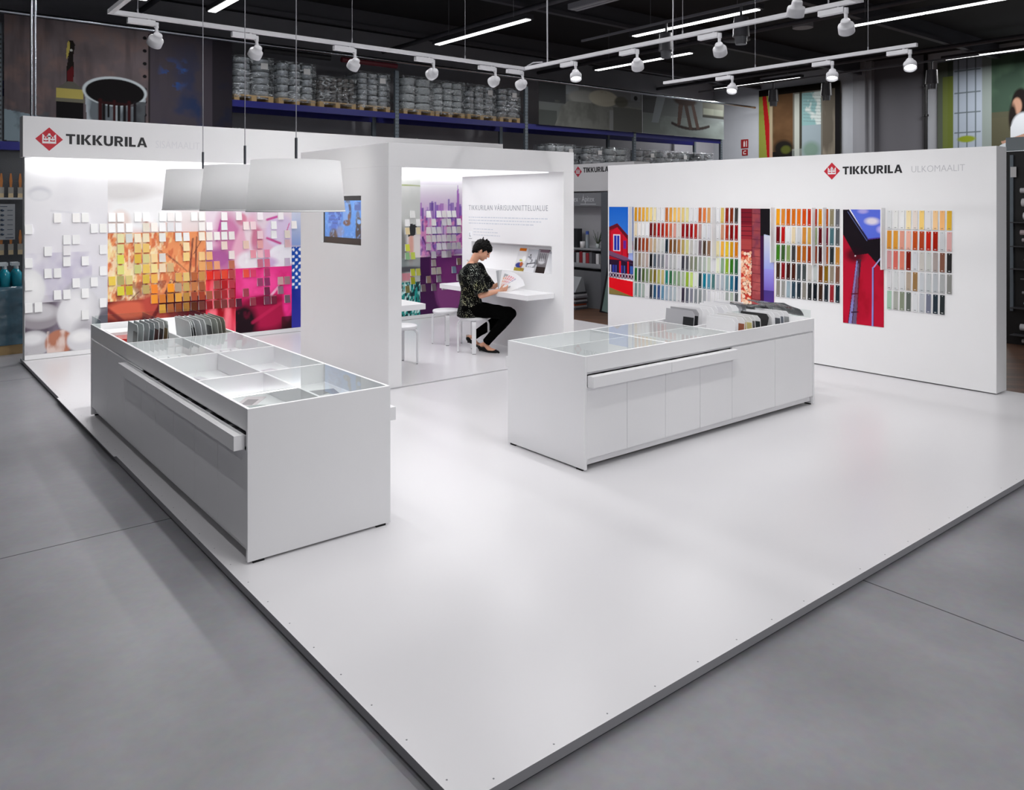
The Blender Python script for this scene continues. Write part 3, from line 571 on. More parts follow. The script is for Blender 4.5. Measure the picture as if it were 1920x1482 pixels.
c.line(.34, 0, .34, 1, .005, '5A1420', .8); c.rect(.60, 0, .70, 1, '3A1440'); c.rect(.60, .74, 1, 1, '161218'); c.poly([(.70, .76), (1, .735), (1, .42), (.70, .42)], 'C4CCE8'); c.grad(.42, .74, '9AA4E4', 'D8DCE8', .70, 1); c.poly([(.6, .78), (.70, .755), (1, .735), (1, 1), (.6, 1)], '161218')
c.grad(.22, .42, '7A64C4', '9A94E4', .70, 1); c.grad(0, .22, '5A3490', '4A3A84', .70, 1)
picture(c, 5.930, .520, 'tall picture of a log pile beside a red timber house corner')
# red wall, black eaves and sky
c = Cv(.457, 1.262, .0045)
c.grad(0, .8, 'C01434', 'B0102C'); c.poly([(0, 1), (0, .78), (.30, .60), (.62, .62), (1, .48), (1, .76), (.62, .74), (.14, 1)], '181018'); c.ell(.30, .60, .22, .06, '240A18', .8, .8)
c.poly([(.17, 1.01), (1, 1.01), (1, .765), (.62, .745)], '5C70DC'); c.ell(.72, .90, .16, .03, 'E4DCE8', .8); c.ell(.5, .985, .12, .02, 'B0A8E8', .8); c.ell(.94, .83, .1, .03, 'B8B0F0', .8); c.line(.14, 1, .62, .745, .006, '2A2050'); c.line(.12, .98, .60, .73, .003, '7080C0'); c.line(.62, .745, 1, .765, .007, '4A3A98')
c.poly([(.34, .57), (.46, .57), (.34, 0), (.12, 0)], '4A2030'); c.poly([(.34, .555), (.37, .55), (.22, .0), (.14, 0)], '8A88C8'); c.poly([(.37, .53), (.40, .53), (.34, 0), (.24, 0)], '6A5878')
for v in (.26, .10): c.line(.22, v, .38, v+.008, .009, '2C1830')
c.line(.75, .50, 1, .62, .008, 'A8A8E0'); c.line(.745, .5, .735, 0, .011, '8C90DC'); c.line(.765, .5, .76, 0, .004, '2A1848'); c.ell(.31, .595, .018, .006, 'F0E0E8', .3)
c.noi(5, 8, 44, .5, .8, '90081C', .5, (c.v < .5)*1.0)
picture(c, 4.594, .520, 'tall picture of a red wall with black eaves and a downpipe')
# ---- painted sample strips
strip_m = objcol_mat('strip_face', .42, .12); strip_side = mat('strip_side', 'E6E6E6', .5); mark = mat('strip_mark', 'E8E8E8', .5); mark_d = mat('strip_mark_dark', '6A6A6A', .5)
def strip_mesh(mk):
    m = MB(); w_, h_ = .0235, .195
    vs = [(0, w_, -h_), (0, -w_, -h_), (0, -w_, 0), (0, w_, 0), (-.016, w_, -h_), (-.016, -w_, -h_), (-.009, -w_, 0), (-.009, w_, 0)]
    m.add(vs, [(4, 5, 6, 7)], 0); m.add(vs, [(0, 4, 7, 3), (1, 2, 6, 5), (3, 7, 6, 2), (0, 1, 5, 4)], 1)
    m.box(-.0170, -.0155, -.010, .010, -h_+.012, -h_+.017, 2); m.box(-.0110, -.0095, -.003, .003, -.014, -.009, 2)
    return m.mesh('sample_strip', [strip_m, strip_side, mk])
strip_me = strip_mesh(mark); strip_me_l = strip_mesh(mark_d)
def strips(y0, pitch, ztop, rows, where, group):
    for i, row in enumerate(rows):
        n = 0
        for j, cc in enumerate(row.split()):
            if cc == '-': continue
            lum = int(cc[0:2], 16)*.3+int(cc[2:4], 16)*.6+int(cc[4:6], 16)*.1
            o = bpy.data.objects.new('sample_strip', strip_me_l if lum > 150 else strip_me); COL.objects.link(o)
            o.location = (XW, y0-pitch*j, ztop-.2135*i); o.color = (*hx(cc), 1)
            tag(o, '%s sample strip, %s from left, %s row, %s' % (cname(cc), ORD[n], ORD[i], where), 'paint sample', group); n += 1
strips(7.671, .0699, 1.793, [
 'D9981C E39A2B EFAE3A F6C75A F8DC8E F5E8BA EEEDEB F0F0F0 C8702D E9A548 F6C568 F8C877 E8CE86 EADFA2 E6E6E8 EAEAEC C5602F E07B3D DFA463 - ECECEE D9BC66 8C1E0A 7A2C0A 3F3A36',
 'F2E0BC F4EEEA F5F5F3 F2F3F5 6B0A0C 851D0C A90D16 A62210 BC3412 D0704E DD9C8C D9D2CC 8C0A0C 8A0205 9C060E B02A20 C09C96 DDDFE2 DCDDE2 - E8E8EA C89070 A82A12 7A0604 900508',
 '3A2A22 7A2A10 9A3A12 A04A20 CBA684 C4B090 D0CCC4 CCD0CC 182A36 7A4818 745230 A87848 B8A05C D2CC8C C4C2BA CCCCCC 75656A 4E3C2E 8C6A50 - F0E4B0 F0B040 E2BC2C CF9410 CC7408',
 'A09C98 94826E B5A89C BDA9A0 0A0A0C 4C5862 7A7B84 7F8288 AAA6AE B4B6B6 B8BAB8 D4D4D8 3C3A44 56565A 828472 7E8670 9EA49C AEB8AE C2CCB4 DDDDDE E6EACC 87A583 8AAA2C 2F6E18 2C5C3E',
 '1F6A28 40464A 4E6030 7A8C68 7C7A3C 7C6C20 B0B064 C8B878 228078 387048 7C9C7C 90A884 AEBCA0 98B838 C8E07C E4ECDC 2A4044 0A7890 5894AA 4C7878 B8BEC6 AEB8C0 7C9CA0 2A6C84 0C4060',
 '7A9490 90A8A2 A8B6AC E2E2E4 2E323C 245070 3E5484 6490AC A4B4C2 A8B4BC B4C0C4 D0D0D4 382E40 606470 848490 868C90 8A9090 A6AAAE D0D0D4 E5E5E7 E4E4E6 DADADC A0A8A2 A8B4A4 505658'],
 'grid beside red house', 'sample strips beside the red house picture')
strips(5.406, .0683, 1.785, [
 'F8A518 D8812A CE5D04 D06A10 DE7118 CF4A06 BE3010 B02A12 D58A08 B8500E 8E8468 66666C', '6E0810 B80C0C E4E6E8 E4D2AE CACCCE D08A38 CFA04C 8C9C70 5E0810 7A1424 4C7078 565A5C',
 '3E7E1E 3A5A2C 80985A 3C3838 A85C0E AE5C14 983408 8A3010 3A0A0E B05014 2A3236 BE8030', '40281C 800A12 3C1410 441A0E 3A444A 444A4A BCB8B2 B8BEBC 6E3A10 80600E 8C8070 765040',
 '88847A 90908C 94A8B2 2E4250 24303A 848078 26282A 0E141C 3A2418 1C242C 94242C 1C2C34'], 'grid between tall pictures', 'sample strips after the log pile picture')
strips(4.074, .0673, 1.774, [
 'E2E4E6 E8E8E6 EAEAEA F4E0B0 E8DCD2 F6D07A E4E2E2 F6CB96 F4B878 DDB03A', 'E09838 E09C3A E29C88 F0B4A0 C05020 B04020 C02414 A01C08 CCCED0 D8A8A4',
 'D89C9C D86C60 DC7C68 7C1C10 D2D4D8 C8C4BE C4C6C2 A89C98 7E5444 2A2828', 'D6D6D8 D2D4D4 D0D2D4 B0A090 96744A C4C8CC BCC0C2 B4B8BC A8AAAA 848480',
 'A4C4AE A6A8A0 848C78 606660 D8DADC BABEC4 74788A 2A3640 2C3234 -'], 'grid under the logo', 'sample strips under the logo')
# white fins that stand out from the wall between the grids
for i, (y, w_) in enumerate([(7.745, 'beside the red house picture'), (6.315, 'inside the left grid of sample strips'), (5.462, 'at the edge of the log pile picture'), (4.930, 'inside the middle grid, nearer its left end'), (4.795, 'inside the middle grid, nearer its right end'), (4.128, 'at the edge of the black eaves picture')]):
    m = MB(); m.box(XW-.085, XW-.0005, y-.006, y+.006, 1.142, 1.800)
    tag(m.build('wall_fin', white_matt), 'narrow white board on the sample wall %s' % w_, 'board', 'white boards standing out from the sample wall')
# ================================================================ the booth
bx = thing('display_booth', 'white open-fronted cube with a lit ceiling, a screen and a desk on each side', 'booth', (5.28, 7.95, 0))
BX0, BX1, BY0, BY1, BT = 4.018, 6.538, 6.9215, 8.985, 2.4555
FZ = .012
m = MB(); m.box(BX0, BX1, BY0+.004, BY1, .003, FZ); m.build('floor_plate', plat_m, bx)
m = MB()   # left wall with the recess for the screen
m.box(BX0, BX0+.15, BY0, 7.489, FZ, 2.22); m.box(BX0, BX0+.15, 8.423, BY1, FZ, 2.22); m.box(BX0, BX0+.15, 7.489, 8.423, FZ, 1.404); m.box(BX0, BX0+.15, 7.489, 8.423, 1.93, 2.22); m.box(BX0+.06, BX0+.15, 7.489, 8.423, 1.404, 1.93)
m.build('side_wall', white_matt, bx)
m = MB()   # right wall with the magazine niche
NX = 6.376
m.box(NX, BX1, BY0, 7.133, FZ, 2.22); m.box(NX, BX1, 8.77, BY1, FZ, 2.22); m.box(NX, BX1, 7.133, 8.77, FZ, .972); m.box(NX, BX1, 7.133, 8.77, 1.336, 2.22); m.box(BX1-.012, BX1, 7.133, 8.77, .972, 1.336)
m.add([(NX+.02, 7.133, .985), (NX+.14, 7.133, 1.30), (NX+.14, 8.77, 1.30), (NX+.02, 8.77, .985)], [(0, 3, 2, 1)]); m.box(NX+.004, NX+.03, 7.133, 8.77, .972, .992)
m.build('side_wall', white_matt, bx)
m = MB(); m.box(BX0, BX1, BY0, BY1, 2.22, BT); m.build('roof', white_matt, bx, .002)
m = MB(); m.box(4.30, 6.25, 7.05, 8.85, 2.208, 2.2195); m.build('ceiling_light', mat('booth_diffuser', 'FFFFFF', .5, emit=.6), bx)
m = MB(); m.box(NX-.43, NX, 7.087, 8.90, .716, .776); m.build('desk', white, bx, .002)
m = MB(); m.box(4.168, 4.642, 7.215, 8.75, .716, .776); m.build('desk', white, bx, .002)
tt = place_text('wall_title', text_mesh('TIKKURILAN VÄRISUUNNITTELUALUE', .10, bold=-.0008, sx=1, space=1.15), mat('title_grey', '8E9098', .5), (NX-.0005, 8.83, 1.757), (0, -1, 0), bx)
mw = max(v.co.y for v in tt.data.vertices)-min(v.co.y for v in tt.data.vertices)
for v in tt.data.vertices: v.co.y = 8.83-(8.83-v.co.y)*1.625/mw
m = MB(); rs = random.Random(4)
for j, (z, a, b_) in enumerate([(1.655, 8.83, 7.20), (1.615, 8.83, 7.33), (1.575, 8.83, 7.46), (1.50, 8.72, 8.28), (1.46, 8.72, 8.22), (1.42, 8.72, 8.15)]):
    y = a
    while y > b_:
        w_ = rs.uniform(.02, .07); m.box(NX-.0012, NX, y-w_, y, z, z+(.013 if j < 3 else .010)); y -= w_+.014
m.build('wall_small_print', mat('print_grey', 'CDD2DA', .6), bx)['kind'] = 'stuff'
m = MB(); m.box(NX-.0014, NX, 8.755, 8.83, 1.385, 1.47, 0); m.box(NX-.0022, NX, 8.805, 8.812, 1.40, 1.45, 1); m.box(NX-.0022, NX, 8.79, 8.81, 1.40, 1.408, 1); m.box(NX-.0022, NX, 8.775, 8.782, 1.40, 1.408, 1); m.box(NX-.002, NX, 8.755, 8.83, 1.370, 1.374, 1)
m.build('wall_emblem', [mat('emblem_white', 'F4F6F8', .5), mat('emblem_grey', '54565C', .5)], bx)
# screen
tv = thing('wall_screen', 'recessed screen with a blue picture in the left side of the booth', 'screen', (BX0+.03, 7.956, 1.667))
m = MB(); m.box(BX0+.024, BX0+.058, 7.492, 8.420, 1.407, 1.927); m.build('screen_frame', mat('screen_frame', '2E2729', .35), tv)
c = Cv(.86, .405, .006)
c.grad(0, 1, '4C80C8', '5C90D4'); c.ell(.30, .62, .19, .40, '3C54A4', .4); c.ell(.25, .45, .15, .3, '4868B8', .5); c.ell(.64, .70, .10, .34, '4A4858', .25); c.ell(.60, .66, .085, .30, '6E92CC', .2); c.ell(.62, .40, .10, .08, '6A4A3C', .4); c.ell(.68, .55, .035, .12, '6E5040', .4)
for i in range(5): c.line(.12, .38+.1*i, .44, .38+.1*i, .008, '34408C', .6)
c.ell(.26, .06, .12, .16, '54443E', .5); c.ell(.44, .16, .10, .14, '7480A8', .7); c.rect(.82, .74, .98, .97, '4C5490', .8); c.ell(.91, .55, .05, .18, '5C6888', .4); c.ell(.93, .42, .08, .14, '4C4440', .4); c.ell(.94, .44, .05, .06, '7CA4DC', .4); c.ell(.90, .15, .05, .22, '3A3030', .4); c.ell(.96, .12, .035, .24, '3A3236', .4); c.grad(0, .06, '4C78B8', '5888C8', .55, .85)
c.noi(20, 12, 14, .55, .7, '7CA8E4', .5)
c.build('screen_panel', (BX0+.0235, 8.386, 1.475), RD, (0, 0, 1), attr_mat('screen_glow', .3, .5, emit=.55), tv, .002)
# ================================================================ display counters
gloss_glass = glass_mat('counter_glass', (.97, .985, .98), .62)
guard_glass = glass_mat('guard_glass', (.90, .93, .92), 1.0)
inner_w = mat('compartment_white', 'E4E4E6', .45)
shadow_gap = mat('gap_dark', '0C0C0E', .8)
def counter(name, label, T, Ln, D, H, cross, trays, seams, near_side_trays=True):
    """T maps (u along, v deep, z) to world; face v=0 carries the visible trays"""
    o = thing(name, label, 'display counter', T(Ln/2, D/2, 0))
    def bx_(m, u0, u1, v0, v1, z0, z1, mi=0):
        a = T(u0, v0, z0); b = T(u1, v1, z1); m.box(a[0], b[0], a[1], b[1], a[2], b[2], mi)
    for u in (0, Ln-.02):
        for v in (.03, D-.09): m = MB(); bx_(m, u+.002, u+.018, v, v+.06, 0, .0125); m.build('foot_glide', darkm, o)
    for u in (0, Ln-.02): m = MB(); bx_(m, u, u+.02, 0, D, .012, H); m.build('end_panel', white, o, .0015)
    for v in (0, D-.018): m = MB(); bx_(m, .02, Ln-.02, v, v+.018, .681, H); m.build('top_band', white, o, .0015)
    for v0, v1 in ((.035, .05), (D-.05, D-.035)):
        m = MB(); bx_(m, .02, Ln-.02, v0, v1, .032, .088); m.build('kick_board', white, o)
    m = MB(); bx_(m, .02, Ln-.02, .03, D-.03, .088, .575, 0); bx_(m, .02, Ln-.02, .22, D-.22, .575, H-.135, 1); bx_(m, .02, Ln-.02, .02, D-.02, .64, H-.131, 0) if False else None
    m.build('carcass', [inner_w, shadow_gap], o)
    m = MB()
    for a, b in zip([0.02]+cross, cross+[Ln-.02]): pass
    bx_(m, .02, Ln-.02, .018, D-.018, .664, .676); m.build('display_shelf', inner_w, o)
    # doors
    for side in (0, 1):
        for a, b in zip(seams[:-1], seams[1:]):
            m = MB(); z1 = .578 if b <= trays[-1]+.01 else .664
            v0, v1 = (.004, .022) if side == 0 else (D-.022, D-.004)
            bx_(m, a+.0015, b-.0015, v0, v1, .082, z1); m.build('door', white, o, .001)
    # pulled-out trays
    for side in (0, 1):
        for a, b in zip(trays[:-1], trays[1:]):
            f = (lambda v: v) if side == 0 else (lambda v: D-v)
            m = MB(); bx_(m, a+.002, b-.002, f(-.058), f(.0), .583, .660, 0); tr = m.build('tray_front', white, o, .0015)
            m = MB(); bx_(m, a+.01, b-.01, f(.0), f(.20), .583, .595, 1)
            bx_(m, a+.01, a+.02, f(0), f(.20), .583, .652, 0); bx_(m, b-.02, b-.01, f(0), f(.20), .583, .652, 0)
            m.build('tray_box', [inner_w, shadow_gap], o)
    for c_ in cross:
        m = MB(); bx_(m, c_-.009, c_+.009, .018, D-.018, .676, H-.0005); m.build('divider', white, o)
    m = MB(); bx_(m, .02, Ln-.02, D/2-.008, D/2+.008, .676, H-.0065); m.build('long_divider', inner_w, o)
    cs = [.02]+[c_ for c_ in cross]
    for a, b in zip(cs[:-1], cs[1:]):
        m = MB(); bx_(m, a+.0095, b-.0095, .0185, D-.0185, H-.006, H-.001); m.build('glass_top', gloss_glass, o)
    # glass guards round the open end
    g0, g1 = cross[-1], Ln
    m = MB()
    bx_(m, g1-.014, g1-.010, .03, D-.03, H-.004, H+.072); bx_(m, g0+.55 if Ln < 3 else g0+.75, g1-.02, D-.016, D-.012, H-.004, H+.072)
    bx_(m, g1-.34, g1-.016, .006, .010, H-.004, H+.072) if Ln > 3 else None
    bx_(m, g0+.60, g1-.016, D/2-.002, D/2+.002, H-.004, H+.072)
    m.build('glass_guard', guard_glass, o)
    return o
# left-hand counter: length along +Y from its near end, trays towards the gangway (-X)
LX, LY, LH = 1.509, 4.018, .797
TL = lambda u, v, z: (LX+v, LY+u, z)
counter('display_counter', 'long white display counter at the left edge of the platform under the shades', TL, 3.684, .836, LH,
        [.835, 1.665, 2.475], [.035, 1.66, 2.45], [.022, .46, .863, 1.279, 1.687, 2.052, 2.538, 3.10, 3.662])
RX, RY, RH = 3.834, 3.947, .794
TR = lambda u, v, z: (RX+u, RY+v, z)
counter('display_counter', 'white display counter in the middle of the platform facing the sample wall', TR, 2.921, .851, RH,
        [.880, 1.670], [.008+.014, .848, 1.680], [.022, .427, .848, 1.263, 1.680, 2.297, 2.899])
# ---- sample boards in the open ends
board_edge = mat('board_white', 'E8E8E8', .5)
bd_col = objcol_mat('board_face', .4)
def sample_board(x, y0, y1, z0, h, lean, face, patch, label, group, strip=None):
    # a thin board lying in a plane that runs along Y, leaning about its foot; the face looks towards -X
    t = thing('sample_board', label, 'sample board', (x, (y0+y1)/2, z0), group)
    dx = math.sin(lean)*h; dz = math.cos(lean)*h; th = .004
    m = MB(); c_ = .03
    prof = [(y0, 0), (y1, 0), (y1, 1), (y0+c_, 1), (y0, .86)]
    A = [(x+dx*k, y, z0+dz*k) for y, k in prof]; m.prism(A, (th, 0, 0), 0); m.build('board', mat('board_%s' % face, face, .42), t)
    if patch:
        m = MB(); q = [(y0+.004, .06), (y0+.12, .06), (y0+.12, .76), (y0+.004, .76)]
        m.prism([(x-.0005+dx*k, y, z0+dz*k) for y, k in q], (-.0012, 0, 0)); m.build('colour_patch', mat('patch_%s' % patch, patch, .35), t)
    return t
z0 = .678
Lg = 'sample boards standing in the end of the left counter'
lb = [(1.60, .05, 'BCC4C4', '4A5854'), (1.642, .06, 'B8C0C0', None), (1.684, .07, 'B0B6B8', None), (1.722, .08, 'B4BABC', '7A9094'), (1.760, .08, 'C8CCCC', '5C2010'), (1.798, .08, 'D0D2D0', '0C0A08'), (1.836, .06, 'C4C8C4', '94783C'), (1.872, -.12, 'CCD2D0', None)]
for i, (x, ln, fc, pc) in enumerate(lb):
    sample_board(x, 6.56+.01*i, 6.86+.01*i, z0, .235, ln, fc, pc, 'sample board with %s face, %s from left in the left half, left counter' % (cname(pc) if pc else 'plain grey', ORD[i]), Lg)
lb = [(1.985, -.10, 'D4D8D8', None), (2.012, -.14, 'CCD0D0', '202C30'), (2.040, -.16, 'C8CCCC', '14181C'), (2.072, -.14, 'D4D6D8', None), (2.110, -.12, 'CDD1D0', None), (2.165, -.12, 'C8CCC8', '24282A'), (2.200, -.12, 'B8BCB4', None), (2.235, -.12, 'ACACA4', None), (2.270, -.10, 'A09C8C', None)]
for i, (x, ln, fc, pc) in enumerate(lb):
    sample_board(x+.03, 6.54+.02*(i % 3), 6.95+.02*(i % 3), z0, .23, ln, fc, pc, 'sample board with %s face, %s from left in the right half, left counter' % (cname(pc) if pc else 'plain pale', ORD[i]), Lg)
# big folders behind in the left rack
for i, (x0, y0, cc, lb_) in enumerate([(1.58, 7.15, 'B02018', 'red glossy folder lying in the far-left corner of the left counter'), (1.60, 7.42, 'E4E4E4', 'white folder lying behind the sample boards at the far end of the left counter')]):
    m = MB(); m.box(x0, x0+.30, y0, y0+.22, z0, z0+.05+.02*i); tag(m.build('folder', mat('folder_%d' % i, cc, .25), None, .004), lb_, 'folder')
Rg = 'sample boards standing in the front row of the right counter'
fr = [(5.60, 'F0F0F2', None), (5.66, 'F0F0F2', None), (5.735, 'F0F0F0', '9A5A40'), (5.80, 'F0F0F0', 'E8D098'), (5.865, 'F0F0F0', 'D8CC88'), (5.925, 'F0F0F0', '64605E'), (5.985, 'F0F0F0', '242C2E'), (6.05, '101012', '0C0A0C'),
      (6.16, 'F0F0F2', None), (6.22, 'F0F0F2', None), (6.29, 'ECECEE', '5A5E64'), (6.36, 'ECECEE', '707680'), (6.43, 'ECECEE', '9C9EA0')]
for i, (x, fc, pc) in enumerate(fr):
    ln = .34 if i == 7 else (.05 if i < 3 else -.10)
    sample_board(x, 3.99+.012*(i % 2), 4.28+.012*(i % 2), z0-.0, .205+.01*(i % 2), ln, fc, pc, 'sample board with %s face, %s from left in the front row, right counter' % (cname(pc) if pc else 'plain pale', ORD[i]), Rg)
Rb = 'sample boards standing in the back row of the right counter'
for i in range(12):
    x = 5.60+.075*i; fc = ['B4B4B8', 'ACACB0', 'F0F0F2', 'ECECEE', 'F2F2F4', 'EEEEF0', 'E4E4E8', 'F0F0F2', 'ECECEE', 'F2F2F4', 'D8D8DC', 'F0F0F2'][i]
    sample_board(x, 4.42+.01*(i % 3), 4.74+.01*(i % 3), z0, .225+.008*(i % 3), .12-.02*i, fc, '26282A' if i in (0, 1) else None, '%s sample board, %s from left in the back row, right counter' % (cname(fc), ORD[i]), Rb)
# limp plastic-covered sheets
film = mat('dark_film', '4A4C50', .18, spec=.8, noise=.4, nscale=14, bump=.6, bscale=18)
for i, (x, lab) in enumerate([(6.44, 'dark plastic-covered sheet bent over on the right counter, the left one'), (6.72, 'dark plastic-covered sheet with pink print, bent over on the right counter')]):
    t = thing('sample_sheet', lab, 'sample sheet', (x, 4.45, z0), 'plastic-covered sheets on the right counter')
    m = MB(); n = 14; vs = []; fs = []
    for a in range(n+1):
        s = a/n; xx = x-.12+.27*s**1.15 if i == 0 else x-.10+.34*s; zz = .80+.115*math.sin(math.pi*min(1, .42+s*.62))-.02*s
        if i: zz = .775+.135*math.cos(s*1.55)
        for b in range(7):
            q = b/6; vs.append((xx-.02*q, 4.18+.36*q+.02*math.sin(5*s+i), zz+.008*math.sin(9*s+6*q+i)))
    for a in range(n):
        for b in range(6): k = a*7+b; fs.append((k, k+1, k+8, k+7))
    m.add(vs, fs, 0, True); s_ = m.build('sheet', film, t); sd = s_.modifiers.new('s', 'SOLIDIFY'); sd.thickness = .004
    if i:
        m = MB(); rs = random.Random(2)
        for k in range(14):
            s = .45+.5*rs.random(); q = rs.uniform(.05, .5); xx = x-.10+.34*s-.02*q; zz = .775+.135*math.cos(s*1.55)+.010; w_ = .01+.02*rs.random()
            m.box(xx-.012, xx+.012, 4.18+.36*q, 4.18+.36*q+w_, zz-.004, zz+.002)
        m.build('pink_print', mat('print_pink', 'B87880', .4), t)
    m = MB(); m.cyl((x-.10, 4.30, z0), (x-.10, 4.30, .885), .005, n=8); m.build('holder_rod', steel, t)
# ---- papers, cards and boxes under the glass
fz = .6765
def flat(name, T, u, v, w_, d, h, rot, cc, label, cat, z=fz, extra=None):
    w_ *= 1.18; d *= 1.18; M = Matrix.Translation(Vector(T(u, v, z))) @ Matrix.Rotation(rot, 4, 'Z'); m = MB(); m.box(-w_/2, w_/2, -d/2, d/2, 0, h, 0, M)
    t = m.build(name, mat('paper_%s' % cc, cc, .5), None, .0008)
    tag(t, label, cat)
    if extra:
        m = MB(); m.box(-w_*.35, w_*.2, -d*.30, d*.25, h, h+.0008, 0, M); m.build('printed_panel', mat('dark_print_%s' % extra, tuple(k*.55 for k in hx(extra)), .5), t)
    return t
flat('booklet', TL, .16, .16, .16, .11, .004, .5, 'C4C6C8', 'grey booklet in the near-left compartment of the left counter', 'booklet', extra='9EA2A4')
flat('booklet', TL, .30, .30, .15, .12, .005, -.3, 'A8AAAC', 'dark grey booklet in the near-left compartment of the left counter beside the ring', 'booklet')
flat('leaflet', TL, .10, .32, .14, .08, .002, .1, 'D8D8DA', 'white leaflet at the near end of the left counter, closest to the corner', 'leaflet', extra='B8BCC0')
flat('leaflet', TL, .62, .25, .20, .10, .002, .9, 'D4C8CC', 'pale pink leaflet further back in the near-left compartment of the left counter', 'leaflet', extra='B4A4AA')
m = MB(); m.lathe([(.035, 0), (.085, 0), (.085, .012), (.035, .012)], TL(.40, .20, fz), n=32, closed=True)
tag(m.build('ring', mat('ring_grey', 'A4ACAC', .4)), 'flat grey ring lying in the near-left compartment of the left counter', 'ring')
flat('sample_box', TL, .30, .57, .18, .13, .030, .35, 'D0D0D0', 'white box lid leaning in the near-right compartment of the left counter', 'box', extra='8C8C90')
flat('sample_box', TL, .52, .62, .22, .14, .012, -.2, '8A8A8E', 'dark flat board at the back of the near-right compartment of the left counter', 'board')
flat('leaflet', TL, .12, .55, .10, .06, .003, .5, '3C6490', 'small blue card in the near-right compartment of the left counter', 'card', extra='C8D4E0')
flat('leaflet', TL, .10, .72, .14, .09, .003, -.1, '5C5880', 'violet patterned card by the near-right corner of the left counter', 'card', extra='A8A0C8')
flat('leaflet', TL, .24, .74, .16, .12, .003, .6, 'C4C4C4', 'grey open leaflet in the near-right compartment of the left counter', 'leaflet', extra='9A9CA0')
for i in range(2):
    m = MB(); m.box(2.00+.14*i, 2.09+.14*i, 5.05, 5.14, fz, fz+.05); tag(m.build('sample_cube', mat('cube_grey', '9C9CA0', .5), None, .003), 'small grey cube in the middle-right compartment of the left counter, %s of the two' % ['left', 'right'][i], 'box', 'grey cubes under the glass')
flat('leaflet', TL, 1.35, .60, .24, .12, .003, .3, 'C4BCC4', 'grey leaflet behind the two cubes under the glass of the left counter', 'leaflet', extra='9E98A2')
flat('leaflet', TL, 1.12, .22, .22, .14, .003, -.6, 'D4C4C8', 'rosy leaflet in the middle-left compartment of the left counter', 'leaflet', extra='B89CA4')
flat('leaflet', TL, 1.42, .16, .16, .12, .003, .2, 'C8C4CC', 'grey printed leaflet in the middle-left compartment of the left counter', 'leaflet', extra='A49CA8')
m = MB(); m.box(1.60, 1.72, 5.95, 6.08, fz, fz+.012); tag(m.build('card', mat('card_salmon', 'E08A6C', .5)), 'salmon coloured card under the far-left glass of the left counter', 'card')
for i in range(9):
    x = 1.60+.078*i; m = MB(); m.box(x, x+.052, 6.12, 6.30, fz, fz+.02); tag(m.build('sample_card', mat('card_white', 'DEDEE0', .5)), 'white sample card under the far glass of the left counter, %s from the left' % ORD[i], 'card', 'white sample cards under the far glass')
flat('leaflet', TR, .16, .14, .24, .15, .003, .2, '2A2A2C', 'black folder at the near corner under the glass of the right counter', 'folder', extra='606468')
flat('leaflet', TR, .55, .62, .22, .15, .003, .6, 'B0B0B2', 'grey leaflet in the back-left compartment of the right counter', 'leaflet', extra='8C8E90')
flat('leaflet', TR, .34, .60, .20, .13, .006, -.2, 'BCBCBE', 'pale grey booklet near the left end of the right counter', 'booklet')
flat('leaflet', TR, .40, .22, .2, .14, .003, -.3, 'C8C8CA', 'white leaflet in the front-left compartment of the right counter', 'leaflet', extra='A8A8AA')
for i in range(8):
    x = 4.86+.078*i; cc = ['D4CCBC', 'C8BCA8', 'C0B4A4', 'B8AEA2', 'B0A8A0', '8A7A70', '6C5C54', '5C4840'][i]
    m = MB(); m.box(x, x+.05, 4.02, 4.22, fz, fz+.015); tag(m.build('sample_card', mat('wood_card_%d' % i, cc, .5)), '%s card, front row under the right counter glass, %s from left' % (cname(cc), ORD[i]), 'card', 'sample cards under the glass of the right counter')
for i in range(8):
    x = 4.86+.078*i; cc = ['8C90B0', '6C64A0', '9C8CB0', 'E0DCD8', 'D8C8B8', '7A2430', '6C2028', '701C24'][i]
    m = MB(); m.box(x, x+.05, 4.50, 4.72, fz, fz+.015); tag(m.build('sample_card', mat('tone_card_%d' % i, cc, .5)), '%s card, back row under the right counter glass, %s from left' % (cname(cc), ORD[i]), 'card', 'sample cards in the back row under the glass')
# small tins and cards showing in the slots above the open trays
tin_m = [mat('slot_item_a', '3C3C40', .4), mat('slot_item_b', '8C8C90', .4), mat('slot_item_c', 'B4B4B8', .4)]
rs = random.Random(9)
for T, nm, a, b in ((TL, 'left', .05, 2.42), (TR, 'right', .04, 1.66)):
    u = a; k = 0
    while u < b:
        w_ = rs.uniform(.05, .11); m = MB(); A = T(u, .012, .5955); B = T(u+w_, .15, .5955+rs.uniform(.035, .06)); m.box(A[0], B[0], A[1], B[1], A[2], B[2])
        if not any(abs(e-u) < .03 or u < e < u+w_+.02 for e in ((1.66,) if nm == 'left' else (.848,))):
            tag(m.build('sample_block', tin_m[rs.randint(0, 2)]), 'sample block in the trays of the %s counter, %s from near end' % (nm, ORD[k]), 'sample block', 'sample blocks in the %s trays' % nm); k += 1
        u += w_+rs.uniform(.012, .05)
